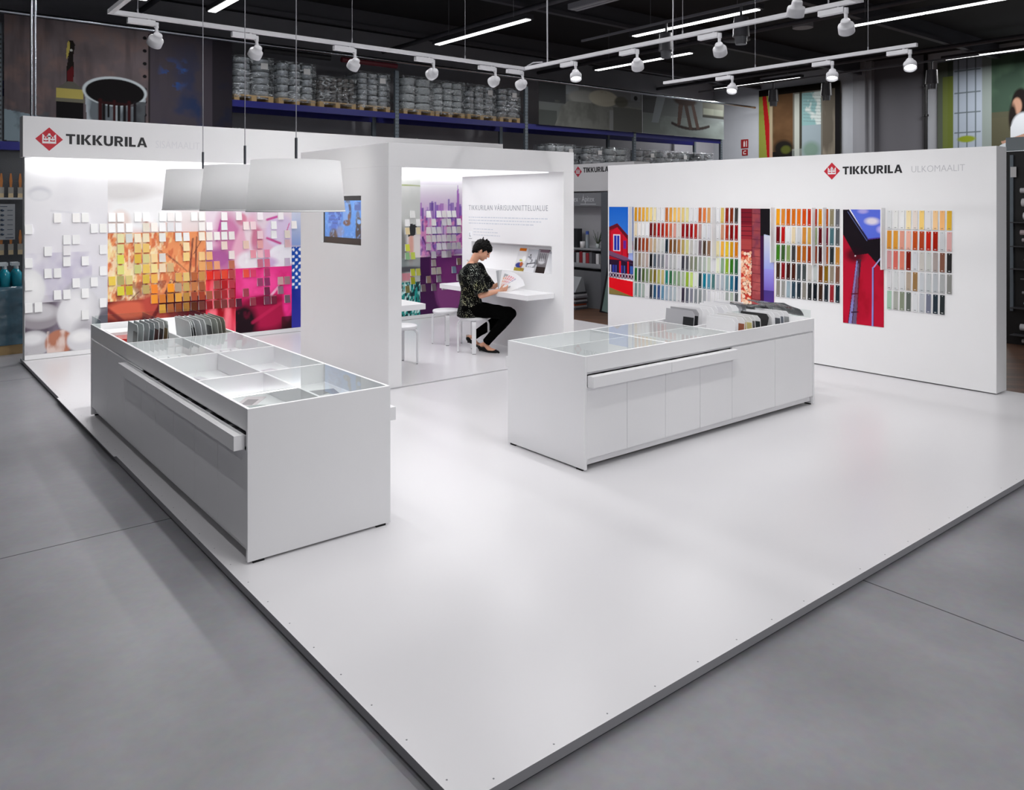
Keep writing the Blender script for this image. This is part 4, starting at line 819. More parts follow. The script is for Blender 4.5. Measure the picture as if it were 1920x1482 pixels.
# ================================================================ pendant shades
shade_m = bpy.data.materials.new('shade_fabric'); shade_m.use_nodes = True; nt = shade_m.node_tree; b = nt.nodes['Principled BSDF']
b.inputs['Base Color'].default_value = (*hx('ECECEE'), 1); b.inputs['Roughness'].default_value = .8; tl_ = nt.nodes.new('ShaderNodeBsdfTranslucent'); tl_.inputs[0].default_value = (*hx('F2F2F2'), 1); ms_ = nt.nodes.new('ShaderNodeMixShader'); ms_.inputs[0].default_value = .42; nt.links.new(b.outputs[0], ms_.inputs[1]); nt.links.new(tl_.outputs[0], ms_.inputs[2]); nt.links.new(ms_.outputs[0], nt.nodes['Material Output'].inputs[0])
wv = nt.nodes.new('ShaderNodeTexWave'); wv.inputs['Scale'].default_value = 90; tc = nt.nodes.new('ShaderNodeTexCoord'); bp = nt.nodes.new('ShaderNodeBump'); bp.inputs['Strength'].default_value = .06
nt.links.new(tc.outputs['Object'], wv.inputs['Vector']); nt.links.new(wv.outputs['Fac'], bp.inputs['Height']); nt.links.new(bp.outputs['Normal'], b.inputs['Normal'])
cord_m = mat('cord_grey', '9A9AA0', .4); bulb_m = mat('bulb_glow', 'FFF4E0', .5, emit=2)
x, y = LAMPS[0]
pl = thing('pendant_lamp', 'large white drum pendant lamp, the nearest of the three over the left counter', 'pendant lamp', (x, y, 1.80), 'white drum lamps over the left counter')
m = MB(); m.lathe([(.290, 0), (.262, .306), (.259, .306), (.287, 0)], (x, y, 1.80), n=64, closed=True); m.build('shade', shade_m, pl)
m = MB(); m.lathe([(.001, .300), (.258, .300), (.258, .2985), (.001, .2985)], (x, y, 1.80), n=48, closed=True); m.build('shade_top', shade_m, pl)
m = MB(); m.lathe([(.2915, -.001), (.2905, .008), (.2865, .008), (.2865, -.001)], (x, y, 1.80), n=64, closed=True); m.build('rim', mat('rim_white', 'F2F2F2', .5), pl)
m = MB(); m.cyl((x, y, 2.10), (x, y, 2.245), .0085, n=12); m.build('stem', chrome, pl)
m = MB(); m.cyl((x, y, 2.245), (x, y, HZ), .0028, n=6); m.build('cord', cord_m, pl)
m = MB(); m.cyl((x, y, HZ-.05), (x, y, HZ), .05, n=16); m.build('ceiling_rose', white_matt, pl)
m = MB(); m.cyl((x, y, 2.03), (x, y, 2.10), .02, n=12); m.build('lamp_holder', white_matt, pl)
m = MB(); m.sph((x, y, 1.985), .032, 12); m.build('bulb', bulb_m, pl)
LK = kids(pl)
dup(pl, (LAMPS[1][0], LAMPS[1][1], 1.80), 0, 'large white drum pendant lamp, the middle one of the three over the left counter', children=LK)
dup(pl, (LAMPS[2][0], LAMPS[2][1], 1.80), 0, 'large white drum pendant lamp, the farthest of the three over the left counter', children=LK)
# ================================================================ lighting tracks
track_m = mat('track_white', 'C8C8CC', .4); wire = mat('wire_grey', '8C8C92', .4)
def track(pts, wires, label, cables=()):
    t = thing('lighting_track', label, 'lighting track', (*pts[0], TZ))
    for a, b in zip(pts[:-1], pts[1:]):
        m = MB(); h = .018; d = Vector(b)-Vector(a)
        if abs(d.x) > abs(d.y): m.box(a[0]-h, b[0]+h, a[1]-h, a[1]+h, TZ-.017, TZ+.017)
        else: m.box(a[0]-h, a[0]+h, a[1]-h*(1 if d.y > 0 else -1), b[1]+h*(1 if d.y > 0 else -1), TZ-.0165, TZ+.0165)
        m.build('track_rail', track_m, t)
    for x, y in wires:
        m = MB(); m.cyl((x, y, TZ+.016), (x, y, HZ), .0022, n=6); m.cyl((x, y, TZ+.016), (x, y, TZ+.05), .006, n=8); m.build('suspension_wire', wire, t)
    for pts_ in cables:
        m = MB(); m.tube(pts_, .007, 8); m.build('power_cable', mat('cable_grey', 'A8A8AE', .5), t)
    return t
track([(1.427, 6.6), (5.50, 6.6)], [(1.62, 6.6), (3.45, 6.6), (4.72, 6.6)], 'white lighting track along the back of the stand, left to right')
track([(5.50, 6.55), (5.50, 2.9)], [(5.50, 4.45), (5.50, 3.1)], 'white lighting track running towards the viewer from the corner above the booth',
      cables=[[(5.50, 6.22, TZ+.02), (5.495, 6.22, 4.2), (5.50, 6.23, HZ)], [(5.50, 6.55, TZ+.02), (5.50, 6.45, TZ+.045), (5.50, 6.3, TZ+.03)]])
track([(1.427, 6.55), (1.427, 2.9)], [(1.427, 5.0), (1.427, 3.2)], 'white lighting track at the left end, running towards the viewer')
track([(1.427, 2.86), (5.50, 2.86)], [(2.6, 2.86), (4.8, 2.86)], 'white lighting track across the front of the stand')
track([(7.46, 6.30), (7.62, 3.36)][0:1]+[(7.46, 3.36)], [(7.46, 5.05), (7.46, 3.80)], 'white lighting track hanging in front of the sample wall',
      cables=[[(7.46, 6.18, TZ+.02), (7.44, 6.17, 3.7), (7.46, 6.18, 4.2), (7.44, 6.18, 5.0), (7.45, 6.18, HZ)]])
# ---- spotlights
spot_m = mat('spotlight_white', 'D2D2D6', .35); lens_on = mat('lens_glow', 'FFFFFF', .4, emit=9)
def spotlight(x, y, target, ax, label):
    """ax: unit vector along the track the ballast box points to"""
    t = thing('track_spotlight', label, 'spotlight', (x, y, TZ), 'white spotlights on the tracks')
    A = Vector(ax); m = MB(); c = Vector((x, y, TZ-.045))+A*.055; s = A.cross(Vector((0, 0, 1)))
    M = Matrix((A, s, Vector((0, 0, 1)))).transposed().to_4x4(); M.translation = c
    m.box(-.10, .10, -.022, .022, -.022, .018, 0, M); m.build('ballast_box', spot_m, t, .002)
    m = MB(); m.cyl((x, y, TZ-.028), (x, y, TZ-.015), .014, n=10); m.build('track_clip', spot_m, t)
    a = Vector((x, y, TZ-.165))-A*.055; top = Vector((x, y, TZ-.066))-A*.055; d = (Vector(target)-a).normalized()
    m = MB(); m.cyl(top+Vector((0, 0, .03)), top-Vector((0, 0, .012)), .018, n=12); m.cyl(top, a-d*.02, .013, n=10); m.build('arm', spot_m, t)
    Z = d; X_ = d.orthogonal().normalized(); Y_ = Z.cross(X_); M = Matrix((X_, Y_, Z)).transposed().to_4x4(); M.translation = a
    m = MB(); m.lathe([(.0005, -.048), (.030, -.048), (.034, -.040), (.036, -.014), (.054, -.006), (.057, .002), (.057, .055), (.053, .055), (.050, .012), (.0005, .004)], n=28, M=M); m.build('lamp_head', spot_m, t)
    m = MB(); m.lathe([(.0005, .030), (.051, .030)], n=24, M=M); m.build('lens', lens_on, t)
    return t
for i, (x, y) in enumerate(BACK_SPOTS):
    x = x if i < 5 else 5.42
    spotlight(x, y, SPOT_AIM[BACK_SPOTS[i]], (-1, 0, 0), 'white track spotlight aimed at the picture wall, %s from the left on the back track' % ORD[i])
nm = ['lit and just right of the corner above the booth', 'second from the corner on the long track above the booth', 'third from the corner on the long track above the booth', 'fourth from the corner, at the top edge of the photo']
for i, p in enumerate(SIDE_SPOTS):
    spotlight(*p, SPOT_AIM[p], (0, 1, 0), 'white track spotlight, '+nm[i])
for i, p in enumerate(T2_SPOTS):
    spotlight(7.46, p[1], SPOT_AIM[p], (0, 1, 0), 'glowing white track spotlight, %s on the track in front of the sample wall' % ['farthest left', 'the middle one', 'brightest, farthest right'][i])
for i, p in enumerate(FRONT_SPOTS):
    spotlight(*p, SPOT_AIM[p], (1, 0, 0), 'white track spotlight on the front track above the viewer, %s from the left' % ORD[i])
# ================================================================ tube luminaires
tube_h = mat('luminaire_housing', '3A3A3E', .5); tube_e = mat('tube_diffuser', 'FFFFFF', .4, emit=4.5)
def luminaire(x, y0, y1, z, label):
    t = thing('tube_luminaire', label, 'ceiling light', (x, (y0+y1)/2, z), 'long tube luminaires under the ceiling')
    m = MB(); m.box(x-.08, x+.08, y0-.06, y1+.06, z+.006, z+.085); m.build('housing', tube_h, t)
    for a, b in ((y0, (y0+y1)/2-.01), ((y0+y1)/2+.01, y1)):
        m = MB(); m.box(x-.06, x+.06, a, b, z-.006, z+.006); m.build('diffuser', tube_e, t)
    for yy in (y0+.4, y1-.4): m = MB(); m.cyl((x, yy, z+.08), (x, yy, HZ), .004, n=6); m.build('suspension_rod', wire, t)
tl_names = ['over the booth roof, near the top centre', 'low in the picture just right of the centre', 'behind the long track near the top right', 'at the top right corner over the sample wall', 'farthest away, above the banners on the right', 'at the right edge above the woman banner', 'over the left part of the back wall', 'farthest left at the top edge']
for i, (x, y0, y1, z) in enumerate(TUBES): luminaire(x, y0, y1, z, 'long lit tube luminaire '+tl_names[i])
for i, (x, y0, y1) in enumerate(UNSEEN_TUBES): luminaire(x, y0, y1, 5.0, 'unseen tube luminaire added overhead to brighten the stand, %s of the row' % ORD[i])
# an unlit louvred luminaire, an upper pipe with hanging lamps, detectors and a vent
t = thing('louvre_luminaire', 'unlit ribbed luminaire at the top edge left of the spotlights', 'ceiling light', (8.95, 8.9, 5.0))
m = MB(); m.box(8.84, 9.06, 7.6, 9.5, 5.0, 5.09); m.build('housing', mat('louvre_grey', '7C7C82', .4), t)
m = MB(); m.box(8.88, 8.92, 7.62, 9.48, 4.992, 5.0); m.box(8.98, 9.02, 7.62, 9.48, 4.992, 5.0); m.build('louvre', mat('louvre_light', 'A4A4A8', .3), t)
gl = mat('lamp_cage', '55555A', .35)
def high_lamp(x, y, z, label):
    t = thing('bay_lamp', label, 'ceiling lamp', (x, y, z), 'unlit cylindrical lamps under the ceiling')
    m = MB(); m.cyl((x, y, z), (x, y, z+.30), .13, .11, n=20); m.build('lamp_body', gl, t)
    m = MB(); m.cyl((x, y, z-.12), (x, y, z), .085, .10, n=20); m.build('lamp_glass', mat('lamp_glass', '6A6C70', .15, spec=.8), t)
    m = MB(); m.cyl((x, y, z+.30), (x, y, z+.48), .02, n=8); m.build('lamp_stem', gl, t)
hp = thing('ceiling_rail', 'thin grey rail under the ceiling carrying unlit lamps, behind the tracks', 'rail', (10.6, 9.0, 4.95)); m = MB(); m.box(10.58, 10.62, 5.0, 11.0, 4.93, 4.97); m.build('rail', mat('rail_grey', '6E6E74', .5), hp)
high_lamp(10.6, 8.93, 4.45, 'unlit cylindrical lamp under the ceiling, the left one behind the long track')
high_lamp(10.6, 7.43, 4.45, 'unlit cylindrical lamp under the ceiling, the right one behind the long track')
hp = thing('ceiling_rail', 'thin grey rail carrying unlit lamps high above the sample wall', 'rail', (18, 9.9, 4.95)); m = MB(); m.box(17.98, 18.02, 6.8, 14.0, 4.93, 4.97); m.build('rail', mat('rail_grey', '6E6E74', .5), hp)
high_lamp(18.0, 11.65, 4.45, 'unlit cylindrical lamp above the tiled window banner, left one')
high_lamp(18.0, 10.2, 4.45, 'unlit cylindrical lamp between the two lit spotlights on the right')
high_lamp(18.0, 7.75, 4.45, 'unlit cylindrical lamp just right of the brightest spotlight')
m = MB(); m.cyl((14.8, 8.9, 5.42), (14.8, 8.9, 5.56), .20, n=28); m.cyl((14.8, 8.9, 5.56), (14.8, 8.9, HZ), .02, n=8); tag(m.build('ceiling_speaker', mat('speaker_grey', '9A9A9E', .5)), 'round grey ceiling speaker near the top right', 'speaker')
m = MB(); m.lathe([(.001, 0), (.30, 0), (.30, .015), (.001, .015)], (15.1, 10.7, 5.49), n=32); m.cyl((15.1, 10.7, 5.5), (15.1, 10.7, HZ), .1, n=16); tag(m.build('ceiling_vent', mat('vent_grey', '4A4A4E', .5)), 'round dark ceiling vent plate near the upper right', 'vent')
# ================================================================ stools
st_m = mat('stool_white', 'E6E6E8', .35); tip = mat('stool_tip', '6A6A6E', .6)
def make_stool(x, y, rz, label):
    t = thing('stool', label, 'stool', (0, 0, FZ), 'round white three-step bentwood stools'.replace('three-step ', ''))
    m = MB(); m.lathe([(.0005, .405), (.180, .405), (.188, .412), (.188, .436), (.180, .443), (.0005, .443)], (0, 0, FZ), n=40); m.build('seat', st_m, t)
    for k in range(4):
        a = math.pi/4+k*math.pi/2; R = Matrix.Rotation(a, 4, 'Z'); m = MB()
        # bent leg: down the outside, round the knee and in under the seat
        out = [(.200, .006), (.200, .33)]+[(.200-.06+.06*math.cos(q), .33+.072*math.sin(q)) for q in np.linspace(.3, math.pi/2, 6)]+[(.06, .404)]
        inn = [(.178, .006), (.178, .33)]+[(.178-.045+.045*math.cos(q), .33+.052*math.sin(q)) for q in np.linspace(.3, math.pi/2, 6)]+[(.06, .384)]
        P = out+inn[::-1]; m.prism([(r, -.026, FZ+z) for r, z in P], (0, .052, 0), 0, R); m.build('leg', st_m, t, .003)
        m = MB(); m.box(.182, .196, -.020, .020, FZ, FZ+.007, 0, R); m.build('leg_tip', tip, t)
    t.location = (x, y, FZ); t.rotation_euler = (0, 0, rz)
    return t
stool0 = make_stool(5.835, 7.985, .20, 'white bentwood stool the woman is sitting on')
SK = kids(stool0)
dup(stool0, (5.915, 8.68, FZ), .22, 'white bentwood stool behind the seated woman, nearest the picture wall', children=SK)
dup(stool0, (4.745, 7.90, FZ), .15, 'white bentwood stool at the left desk, partly hidden by the booth wall', children=SK)
# ================================================================ magazines in the niche
def mag(y, w_, z, h_, cv, label, group='magazines in the lit niche'):
    o = cv.build('magazine', (NX+.022+.10*(z-.992), y, z), RD, (.35, 0, 1), PM, None, .006); tag(o, label, 'magazine', group)
c = Cv(.20, .30, .005); c.grad(0, 1, 'D8D8DA', 'E8E8EA'); c.rect(.1, .88, .75, 1, 'E07810'); c.ell(.4, .25, .35, .12, '34408C', .3); c.ell(.6, .3, .15, .1, 'B86030', .3); c.rect(0, 0, 1, .14, 'A89838'); c.rect(.35, .42, .7, .50, 'C8C850'); c.ell(.75, .55, .2, .12, 'F0F0F0', .3); c.noi(8, 8, 2, .5, .6, '8A5040', .6, (c.v < .35)*1.0)
mag(7.89, .20, .995, .3, c, 'magazine with an orange title band in the niche, leftmost of the four')
c = Cv(.23, .29, .005); c.grad(0, 1, 'E4E4E8', 'C4C6CC'); c.ell(.3, .75, .05, .04, '202024', .3); c.noi(6, 6, 8, .5, .6, '6A6C74', .8, c.reg(.1, .2, .9, .7)); c.line(.2, .35, .8, .42, .008, '303036')
mag(7.70, .23, .995, .29, c, 'grey interior magazine beside the orange one in the niche')
c = Cv(.20, .30, .005); c.grad(0, 1, '3C302E', 'B4B2B8'); c.rect(0, .88, 1, 1, '7C6470'); c.rect(0, 0, 1, .25, '2C2220'); c.ell(.5, .5, .3, .12, 'C8C8CC', .5)
for i in range(4): c.line(.2+.18*i, .82, .3+.16*i, .5, .006, '26262A')
mag(7.50, .20, .995, .3, c, 'dark kitchen magazine in the niche, third from the left')
c = Cv(.17, .28, .005); c.grad(0, 1, 'E4E4E6', 'D4D6DA'); c.ell(.7, .35, .04, .03, '707074', .4); c.rect(0, .9, 1, 1, 'A8A8B0'); c.rect(.9, 0, 1, .15, '3A3A3E')
mag(7.30, .17, .995, .28, c, 'pale magazine at the right end of the niche')
# ================================================================ the seated woman
C0 = Vector((5.80, 8.00, 0)); G = Vector((.7071, -.7071, 0)); Lv = Vector((.7071, .7071, 0)); UP = Vector((0, 0, 1))
def Wp(f, l, z): return C0+G*f+Lv*l+UP*z
person = thing('person', 'person with short black hair in a speckled black blouse, sitting and reading a colour fan', 'person', (5.80, 8.0, FZ))
def fused(name, mb, voxel, m, parent, smooth=4, mats=None, disp=None):
    o = mb.build('tmp', m); r = o.modifiers.new('r', 'REMESH'); r.mode = 'VOXEL'; r.voxel_size = voxel; r.use_smooth_shade = True
    s = o.modifiers.new('s', 'SMOOTH'); s.factor = .5; s.iterations = smooth
    dg = bpy.context.evaluated_depsgraph_get(); me = bpy.data.meshes.new_from_object(o.evaluated_get(dg)); bpy.data.objects.remove(o)
    me.name = name; me.materials.clear(); me.materials.append(m)
    if disp:
        from mathutils import noise
        amp, sc = disp
        n_ = len(me.vertices); co = np.empty(n_*3, np.float32); no = np.empty(n_*3, np.float32)
        me.vertices.foreach_get('co', co); me.vertices.foreach_get('normal', no)
        f_ = np.array([noise.noise(Vector(p)*sc) for p in co.reshape(-1, 3).tolist()], np.float32)
        me.vertices.foreach_set('co', (co.reshape(-1, 3)+no.reshape(-1, 3)*amp*f_[:, None]).ravel().astype(np.float32)); me.update()
    me.polygons.foreach_set('use_smooth', [True]*len(me.polygons))
    q = bpy.data.objects.new(name, me); COL.objects.link(q); q.parent = parent; q.matrix_parent_inverse = parent_inv(parent)
    return q
def limb(mb, pts, n=16):
    for (p, r), (q, s) in zip(pts[:-1], pts[1:]): mb.cyl(p, q, r, s, n=n)
    for p, r in pts: mb.sph(p, r, n)
skin = mat('skin', 'D9A184', .5, noise=.04, nscale=20); skin.node_tree.nodes['Principled BSDF'].inputs['Subsurface Weight'].default_value = .08
B = MB()
# trunk
def ring_loft(mb, rings, n=28):
    vs = []; fs = []
    for z, cf, rf, rl, cl in rings:
        for k in range(n):
            a = 2*math.pi*k/n; vs.append(tuple(Wp(cf+rf*math.cos(a), cl+rl*math.sin(a), z)))
    for i in range(len(rings)-1):
        for k in range(n): fs.append((i*n+k, i*n+(k+1) % n, (i+1)*n+(k+1) % n, (i+1)*n+k))
    fs.append(tuple(range(n))[::-1]); fs.append(tuple(range((len(rings)-1)*n, len(rings)*n)))
    mb.add(vs, fs)
ring_loft(B, [(.48, -.01, .12, .15, 0), (.62, 0, .11, .145, 0), (.78, 0, .085, .115, 0), (.92, -.02, .095, .13, 0), (1.02, -.015, .095, .15, 0), (1.06, .0, .070, .12, 0), (1.125, .018, .05, .07, 0)])
nb = Wp(.015, 0, 1.08); nt_ = Wp(.085, 0, 1.215)
limb(B, [(nb, .056), (Wp(.045, 0, 1.14), .050), (nt_, .052)])
Hf = (G*.82-UP*.57); Hu = (G*.57+UP*.82); Hc = Wp(.150, 0, 1.266)
HM = Matrix((Hf*1.06, Lv*1.06, Hu*1.06)).transposed().to_4x4()
def Hp(f, l, u): return Hc+(Hf*f+Lv*l+Hu*u)*1.06
B.sph(Hp(-.012, 0, .022), (.094, .074, .080), 20, M=HM)                # skull
B.sph(Hp(.030, 0, -.025), (.064, .060, .078), 18, M=HM)                # face
B.sph(Hp(.052, 0, -.078), (.032, .030, .028), 14, M=HM)                # chin
B.cyl(Hp(.012, -.040, -.045), Hp(.058, -.014, -.082), .020, .016); B.cyl(Hp(.012, .040, -.045), Hp(.058, .014, -.082), .020, .016)
B.cyl(Hp(.084, 0, .018), Hp(.106, 0, -.018), .009, .010); B.sph(Hp(.104, 0, -.020), .0115, 10); B.sph(Hp(.097, .009, -.022), .007, 8); B.sph(Hp(.097, -.009, -.022), .007, 8)   # nose
B.sph(Hp(.082, 0, .030), (.016, .040, .010), 12, M=HM)                 # brow
B.sph(Hp(.087, 0, -.046), (.010, .020, .006), 12, M=HM); B.sph(Hp(.084, 0, -.056), (.010, .018, .006), 12, M=HM)  # lips
for s in (-1, 1):
    B.sph(Hp(-.002, s*.073, -.008), (.016, .007, .028), 12, M=HM); B.sph(Hp(-.004, s*.078, .002), (.012, .006, .016), 10, M=HM)
    B.sph(Hp(.060, s*.036, -.022), (.020, .018, .018), 12, M=HM)       # cheeks
# arms
shR, elR, wrR = Wp(.075, -.155, 1.045), Wp(.165, -.215, .735), Wp(.375, -.125, .785)
shL, elL, wrL = Wp(.075, .155, 1.045), Wp(.20, .20, .765), Wp(.345, .125, .845)
limb(B, [(shR, .050), ((shR+elR)/2, .042), (elR, .036)]); limb(B, [(elR, .037), (elR.lerp(wrR, .4), .036), (wrR, .023)])
limb(B, [(shL, .050), ((shL+elL)/2, .042), (elL, .036)]); limb(B, [(elL, .037), (elL.lerp(wrL, .4), .034), (wrL, .023)])
def hand(mb, wr, d, up, side, curl=.5):
    """wr wrist, d direction of the palm, up back-of-hand normal, side direction of the thumb"""
    d = d.normalized(); side = (side-d*side.dot(d)).normalized(); up = d.cross(side)*(1 if d.cross(side).dot(up) > 0 else -1)
    M = Matrix((d, side, up)).transposed().to_4x4()
    mb.sph(wr+d*.045, (.046, .036, .015), 14, M=M); mb.cyl(wr, wr+d*.03, .022, .022)
    for k, (o_, ln, r) in enumerate([(.026, .070, .0085), (.009, .078, .0088), (-.009, .072, .0083), (-.026, .056, .0072)]):
        p = wr+d*.078+side*o_; c_ = curl*(1+.15*k); q1 = p+(d*math.cos(c_*.5)-up*math.sin(c_*.5))*ln*.45; q2 = q1+(d*math.cos(c_*1.3)-up*math.sin(c_*1.3))*ln*.32; q3 = q2+(d*math.cos(c_*2)-up*math.sin(c_*2))*ln*.26
        limb(mb, [(wr+d*.04+side*o_*.8, .010), (p, r+.0012), (q1, r), (q2, r*.92), (q3, r*.8)], 10)
    a = wr+d*.022+side*.026; b = a+(d*.6+side*.75-up*.15).normalized()*.034; c_ = b+(d*.9+side*.25-up*.25).normalized()*.030
    limb(mb, [(wr+d*.012+side*.012, .014), (a, .0125), (b, .0105), (c_, .0085)], 10)
hand(B, wrR, (G*.9+Lv*.42+UP*.18), (-Lv*.6-UP*.8), (UP*.8-Lv*.35), .65)
hand(B, wrL, (G*.9-Lv*.35+UP*.05), (Lv*.7-UP*.5), (UP*.9+Lv*.2), .65)
# legs under the trousers, and the feet
hpR, knR, anR = Wp(-.01, -.085, .545), Wp(.520, -.10, .505), Wp(.185, -.005, .115)
hpL, knL, anL = Wp(-.01, .085, .545), Wp(.470, .115, .490), Wp(-.005, .205, .165)
for h_, k_, a_ in ((hpR, knR, anR), (hpL, knL, anL)):
    limb(B, [(h_, .085), (h_.lerp(k_, .5), .066), (k_, .052)]); limb(B, [(k_, .050), (k_.lerp(a_, .3), .050), (a_, .030)])
toR, heR = Wp(.335, -.05, .030), Wp(.120, .015, .075)
toL, heL = Wp(.105, .215, .040), Wp(-.055, .20, .145)
for a_, he, to in ((anR, heR, toR), (anL, heL, toL)):
    mid = he.lerp(to, .55); limb(B, [(a_, .030), (he+UP*.01, .026)]); limb(B, [(a_, .029), (mid, .029), (to, .020)])
fused('body', B, .0052, skin, person, 3)
# blouse
bl = bpy.data.materials.new('speckled_fabric'); bl.use_nodes = True; nt = bl.node_tree; b = nt.nodes['Principled BSDF']; b.inputs['Roughness'].default_value = .75
tc = nt.nodes.new('ShaderNodeTexCoord'); vo = nt.nodes.new('ShaderNodeTexVoronoi'); vo.inputs['Scale'].default_value = 84; n1 = nt.nodes.new('ShaderNodeTexNoise'); n1.inputs['Scale'].default_value = 9; n1.inputs['Detail'].default_value = 3
nt.links.new(tc.outputs['Object'], vo.inputs['Vector']); nt.links.new(tc.outputs['Object'], n1.inputs['Vector'])
ad = nt.nodes.new('ShaderNodeMath'); ad.operation = 'MULTIPLY_ADD'; ad.inputs[1].default_value = -.9; nt.links.new(n1.outputs['Fac'], ad.inputs[0]); nt.links.new(vo.outputs['Distance'], ad.inputs[2])
b.inputs['Specular IOR Level'].default_value = .1; rp = nt.nodes.new('ShaderNodeValToRGB'); e = rp.color_ramp.elements; e[0].position = .16; e[0].color = (*hx('D4DCD0'), 1); e[1].position = .24; e[1].color = (*hx('0A0B0C'), 1)
mr = nt.nodes.new('ShaderNodeMapRange'); mr.inputs['From Min'].default_value = -.36; mr.inputs['From Max'].default_value = .25; nt.links.new(ad.outputs[0], mr.inputs['Value']); nt.links.new(mr.outputs[0], rp.inputs[0])
n3 = nt.nodes.new('ShaderNodeTexNoise'); n3.inputs['Scale'].default_value = 4.5; nt.links.new(tc.outputs['Object'], n3.inputs['Vector'])
r3 = nt.nodes.new('ShaderNodeValToRGB'); r3.color_ramp.elements[0].position = .5; r3.color_ramp.elements[0].color = (1, 1, 1, 1); r3.color_ramp.elements[1].position = .75; r3.color_ramp.elements[1].color = (.8, .72, .42, 1); nt.links.new(n3.outputs['Fac'], r3.inputs[0])
mx = nt.nodes.new('ShaderNodeMix'); mx.data_type = 'RGBA'; mx.blend_type = 'MULTIPLY'; mx.inputs[0].default_value = 1; nt.links.new(rp.outputs[0], mx.inputs[6]); nt.links.new(r3.outputs[0], mx.inputs[7]); nt.links.new(mx.outputs[2], b.inputs['Base Color'])
V = MB()
ring_loft(V, [(.458, .0, .165, .185, 0), (.50, .0, .162, .185, 0), (.60, .005, .145, .175, 0), (.70, .0, .125, .155, 0), (.79, -.005, .108, .138, 0), (.88, -.022, .118, .15, 0), (.97, -.028, .118, .165, 0), (1.03, -.018, .108, .178, 0), (1.075, .010, .088, .155, 0), (1.105, .035, .060, .115, 0)])
for s, sh, el in ((-1, shR, elR), (1, shL, elL)):
    d_ = (el-sh)
    limb(V, [(sh*1.0-Lv*s*-.004-UP*.002, .069), (sh.lerp(el, .25), .073), (sh.lerp(el, .6), .078)]); V.cyl(sh.lerp(el, .5), sh.lerp(el, .93)+G*.012, .078, .092, n=20)
bo = fused('blouse', V, .0065, bl, person, 4, disp=(.012, 9))
# trousers
tr_m = mat('trouser_black', '030303', .9, spec=.05)
Tm = MB()
for h_, k_, a_ in ((hpR, knR, anR), (hpL, knL, anL)):
    limb(Tm, [(h_+UP*.002, .098), (h_.lerp(k_, .5), .082), (k_, .068)], 20); sh_ = k_.lerp(a_, .80)
    limb(Tm, [(k_, .068), (k_.lerp(a_, .35), .068), (sh_, .052)], 20); Tm.cyl(sh_, k_.lerp(a_, .95), .052, .054, n=20)
fused('trousers', Tm, .007, tr_m, person, 4, disp=(.006, 12))
# shoes
shoe = mat('shoe_black', '040405', .45, spec=.2)
for nmx, a_, he, to in (('R', anR, heR, toR), ('L', anL, heL, toL)):
    Sx = MB(); mid = he.lerp(to, .5); dn = UP*-.018
    Sx.sph(he+dn*.2, .034, 14); Sx.cyl(he+dn, mid+dn*1.1, .030, .026, n=14); Sx.cyl(mid+dn*1.2, to, .029, .024, n=14); Sx.sph(to, (.030, .030, .017), 14); Sx.sph(to+(to-mid).normalized()*.028-UP*.004, .013, 12)
    hb = he+Vector((0, 0, -he.z+.018)) if nmx == 'R' else he+(dn*3.4)
    Sx.cyl(he+dn, hb+(to-he).normalized()*-.004, .022, .009, n=12)
    sh_o = fused('shoe', Sx, .004, shoe, person, 2)
    m = MB()
    for k in range(3):
        p = he+UP*(.020+.012*k); d_ = (to-he).normalized(); sd = d_.cross(UP).normalized()
        pts = [p+sd*.036*math.cos(q)-Vector((d_.x, d_.y, 0))*.034*math.sin(q)-UP*.003*k for q in np.linspace(-.3, math.pi+.3, 12)]
        m.tube(pts, .0022, 6)
    m.build('ankle_strap', mat('strap_tan', '8A6A50', .5), sh_o)
# hair
hair = mat('hair_black', '040303', .55, spec=.15, noise=.3, nscale=60, bump=.3, bscale=90)
Hm = MB()
Hm.sph(Hp(-.026, 0, .036), (.098, .084, .086), 22, M=HM); Hm.sph(Hp(-.060, 0, -.005), (.060, .070, .070), 18, M=HM); Hm.sph(Hp(.036, 0, .062), (.060, .064, .046), 16, M=HM); Hm.sph(Hp(.070, -.005, .058), (.030, .050, .028), 14, M=HM)
Hm.sph(Hp(-.075, 0, -.050), (.030, .045, .040), 14, M=HM)
for s in (-1, 1): Hm.cyl(Hp(.014, s*.070, .030), Hp(.022, s*.068, -.008), .013, .006)
rs = random.Random(12)
for k in range(46):
    a = rs.uniform(-1.1, 2.1); l = rs.uniform(-.9, .9); p = Vector((math.cos(a)*math.cos(l)*.092-.018, math.sin(l)*.076, math.sin(a)*math.cos(l)*.086+.042)) if False else Vector((-.02+.098*math.cos(a+.9)*math.cos(l), .080*math.sin(l), .040+.088*math.sin(a+.9)*math.cos(l)))
    d_ = Vector((rs.uniform(-.2, 1), rs.uniform(-.5, .5), rs.uniform(0, .8))).normalized(); q = p+d_*rs.uniform(.016, .032)
    Hm.cyl(Hp(*p), Hp(*q), .011, .002, n=8)
fused('hair', Hm, .0042, hair, person, 2, disp=(.006, 60))
for s in (-1, 1):
    m = MB(); m.sph(Hp(.0815, s*.029, .006), (.010, .012, .006), 12, M=HM); m.build('eye', mat('eye_lid', '5A3A30', .4), person)
    m = MB(); m.sph(Hp(.083, s*.031, .026), (.006, .018, .0032), 10, M=HM); m.build('eyebrow', hair, person)
m = MB(); m.sph(Hp(.0935, 0, -.051), (.006, .017, .008), 12, M=HM); m.build('lips', mat('lips', 'B4686A', .4), person)
m = MB(); pts = [Wp(.020+.062*math.cos(q), .060*math.sin(q), 1.112-.035*math.cos(q+math.pi)*-1+.0) for q in np.linspace(math.pi*.55, math.pi*1.45, 14)]; m.tube(pts, .0018, 6); m.build('necklace', mat('necklace', '6A5440', .4), person)
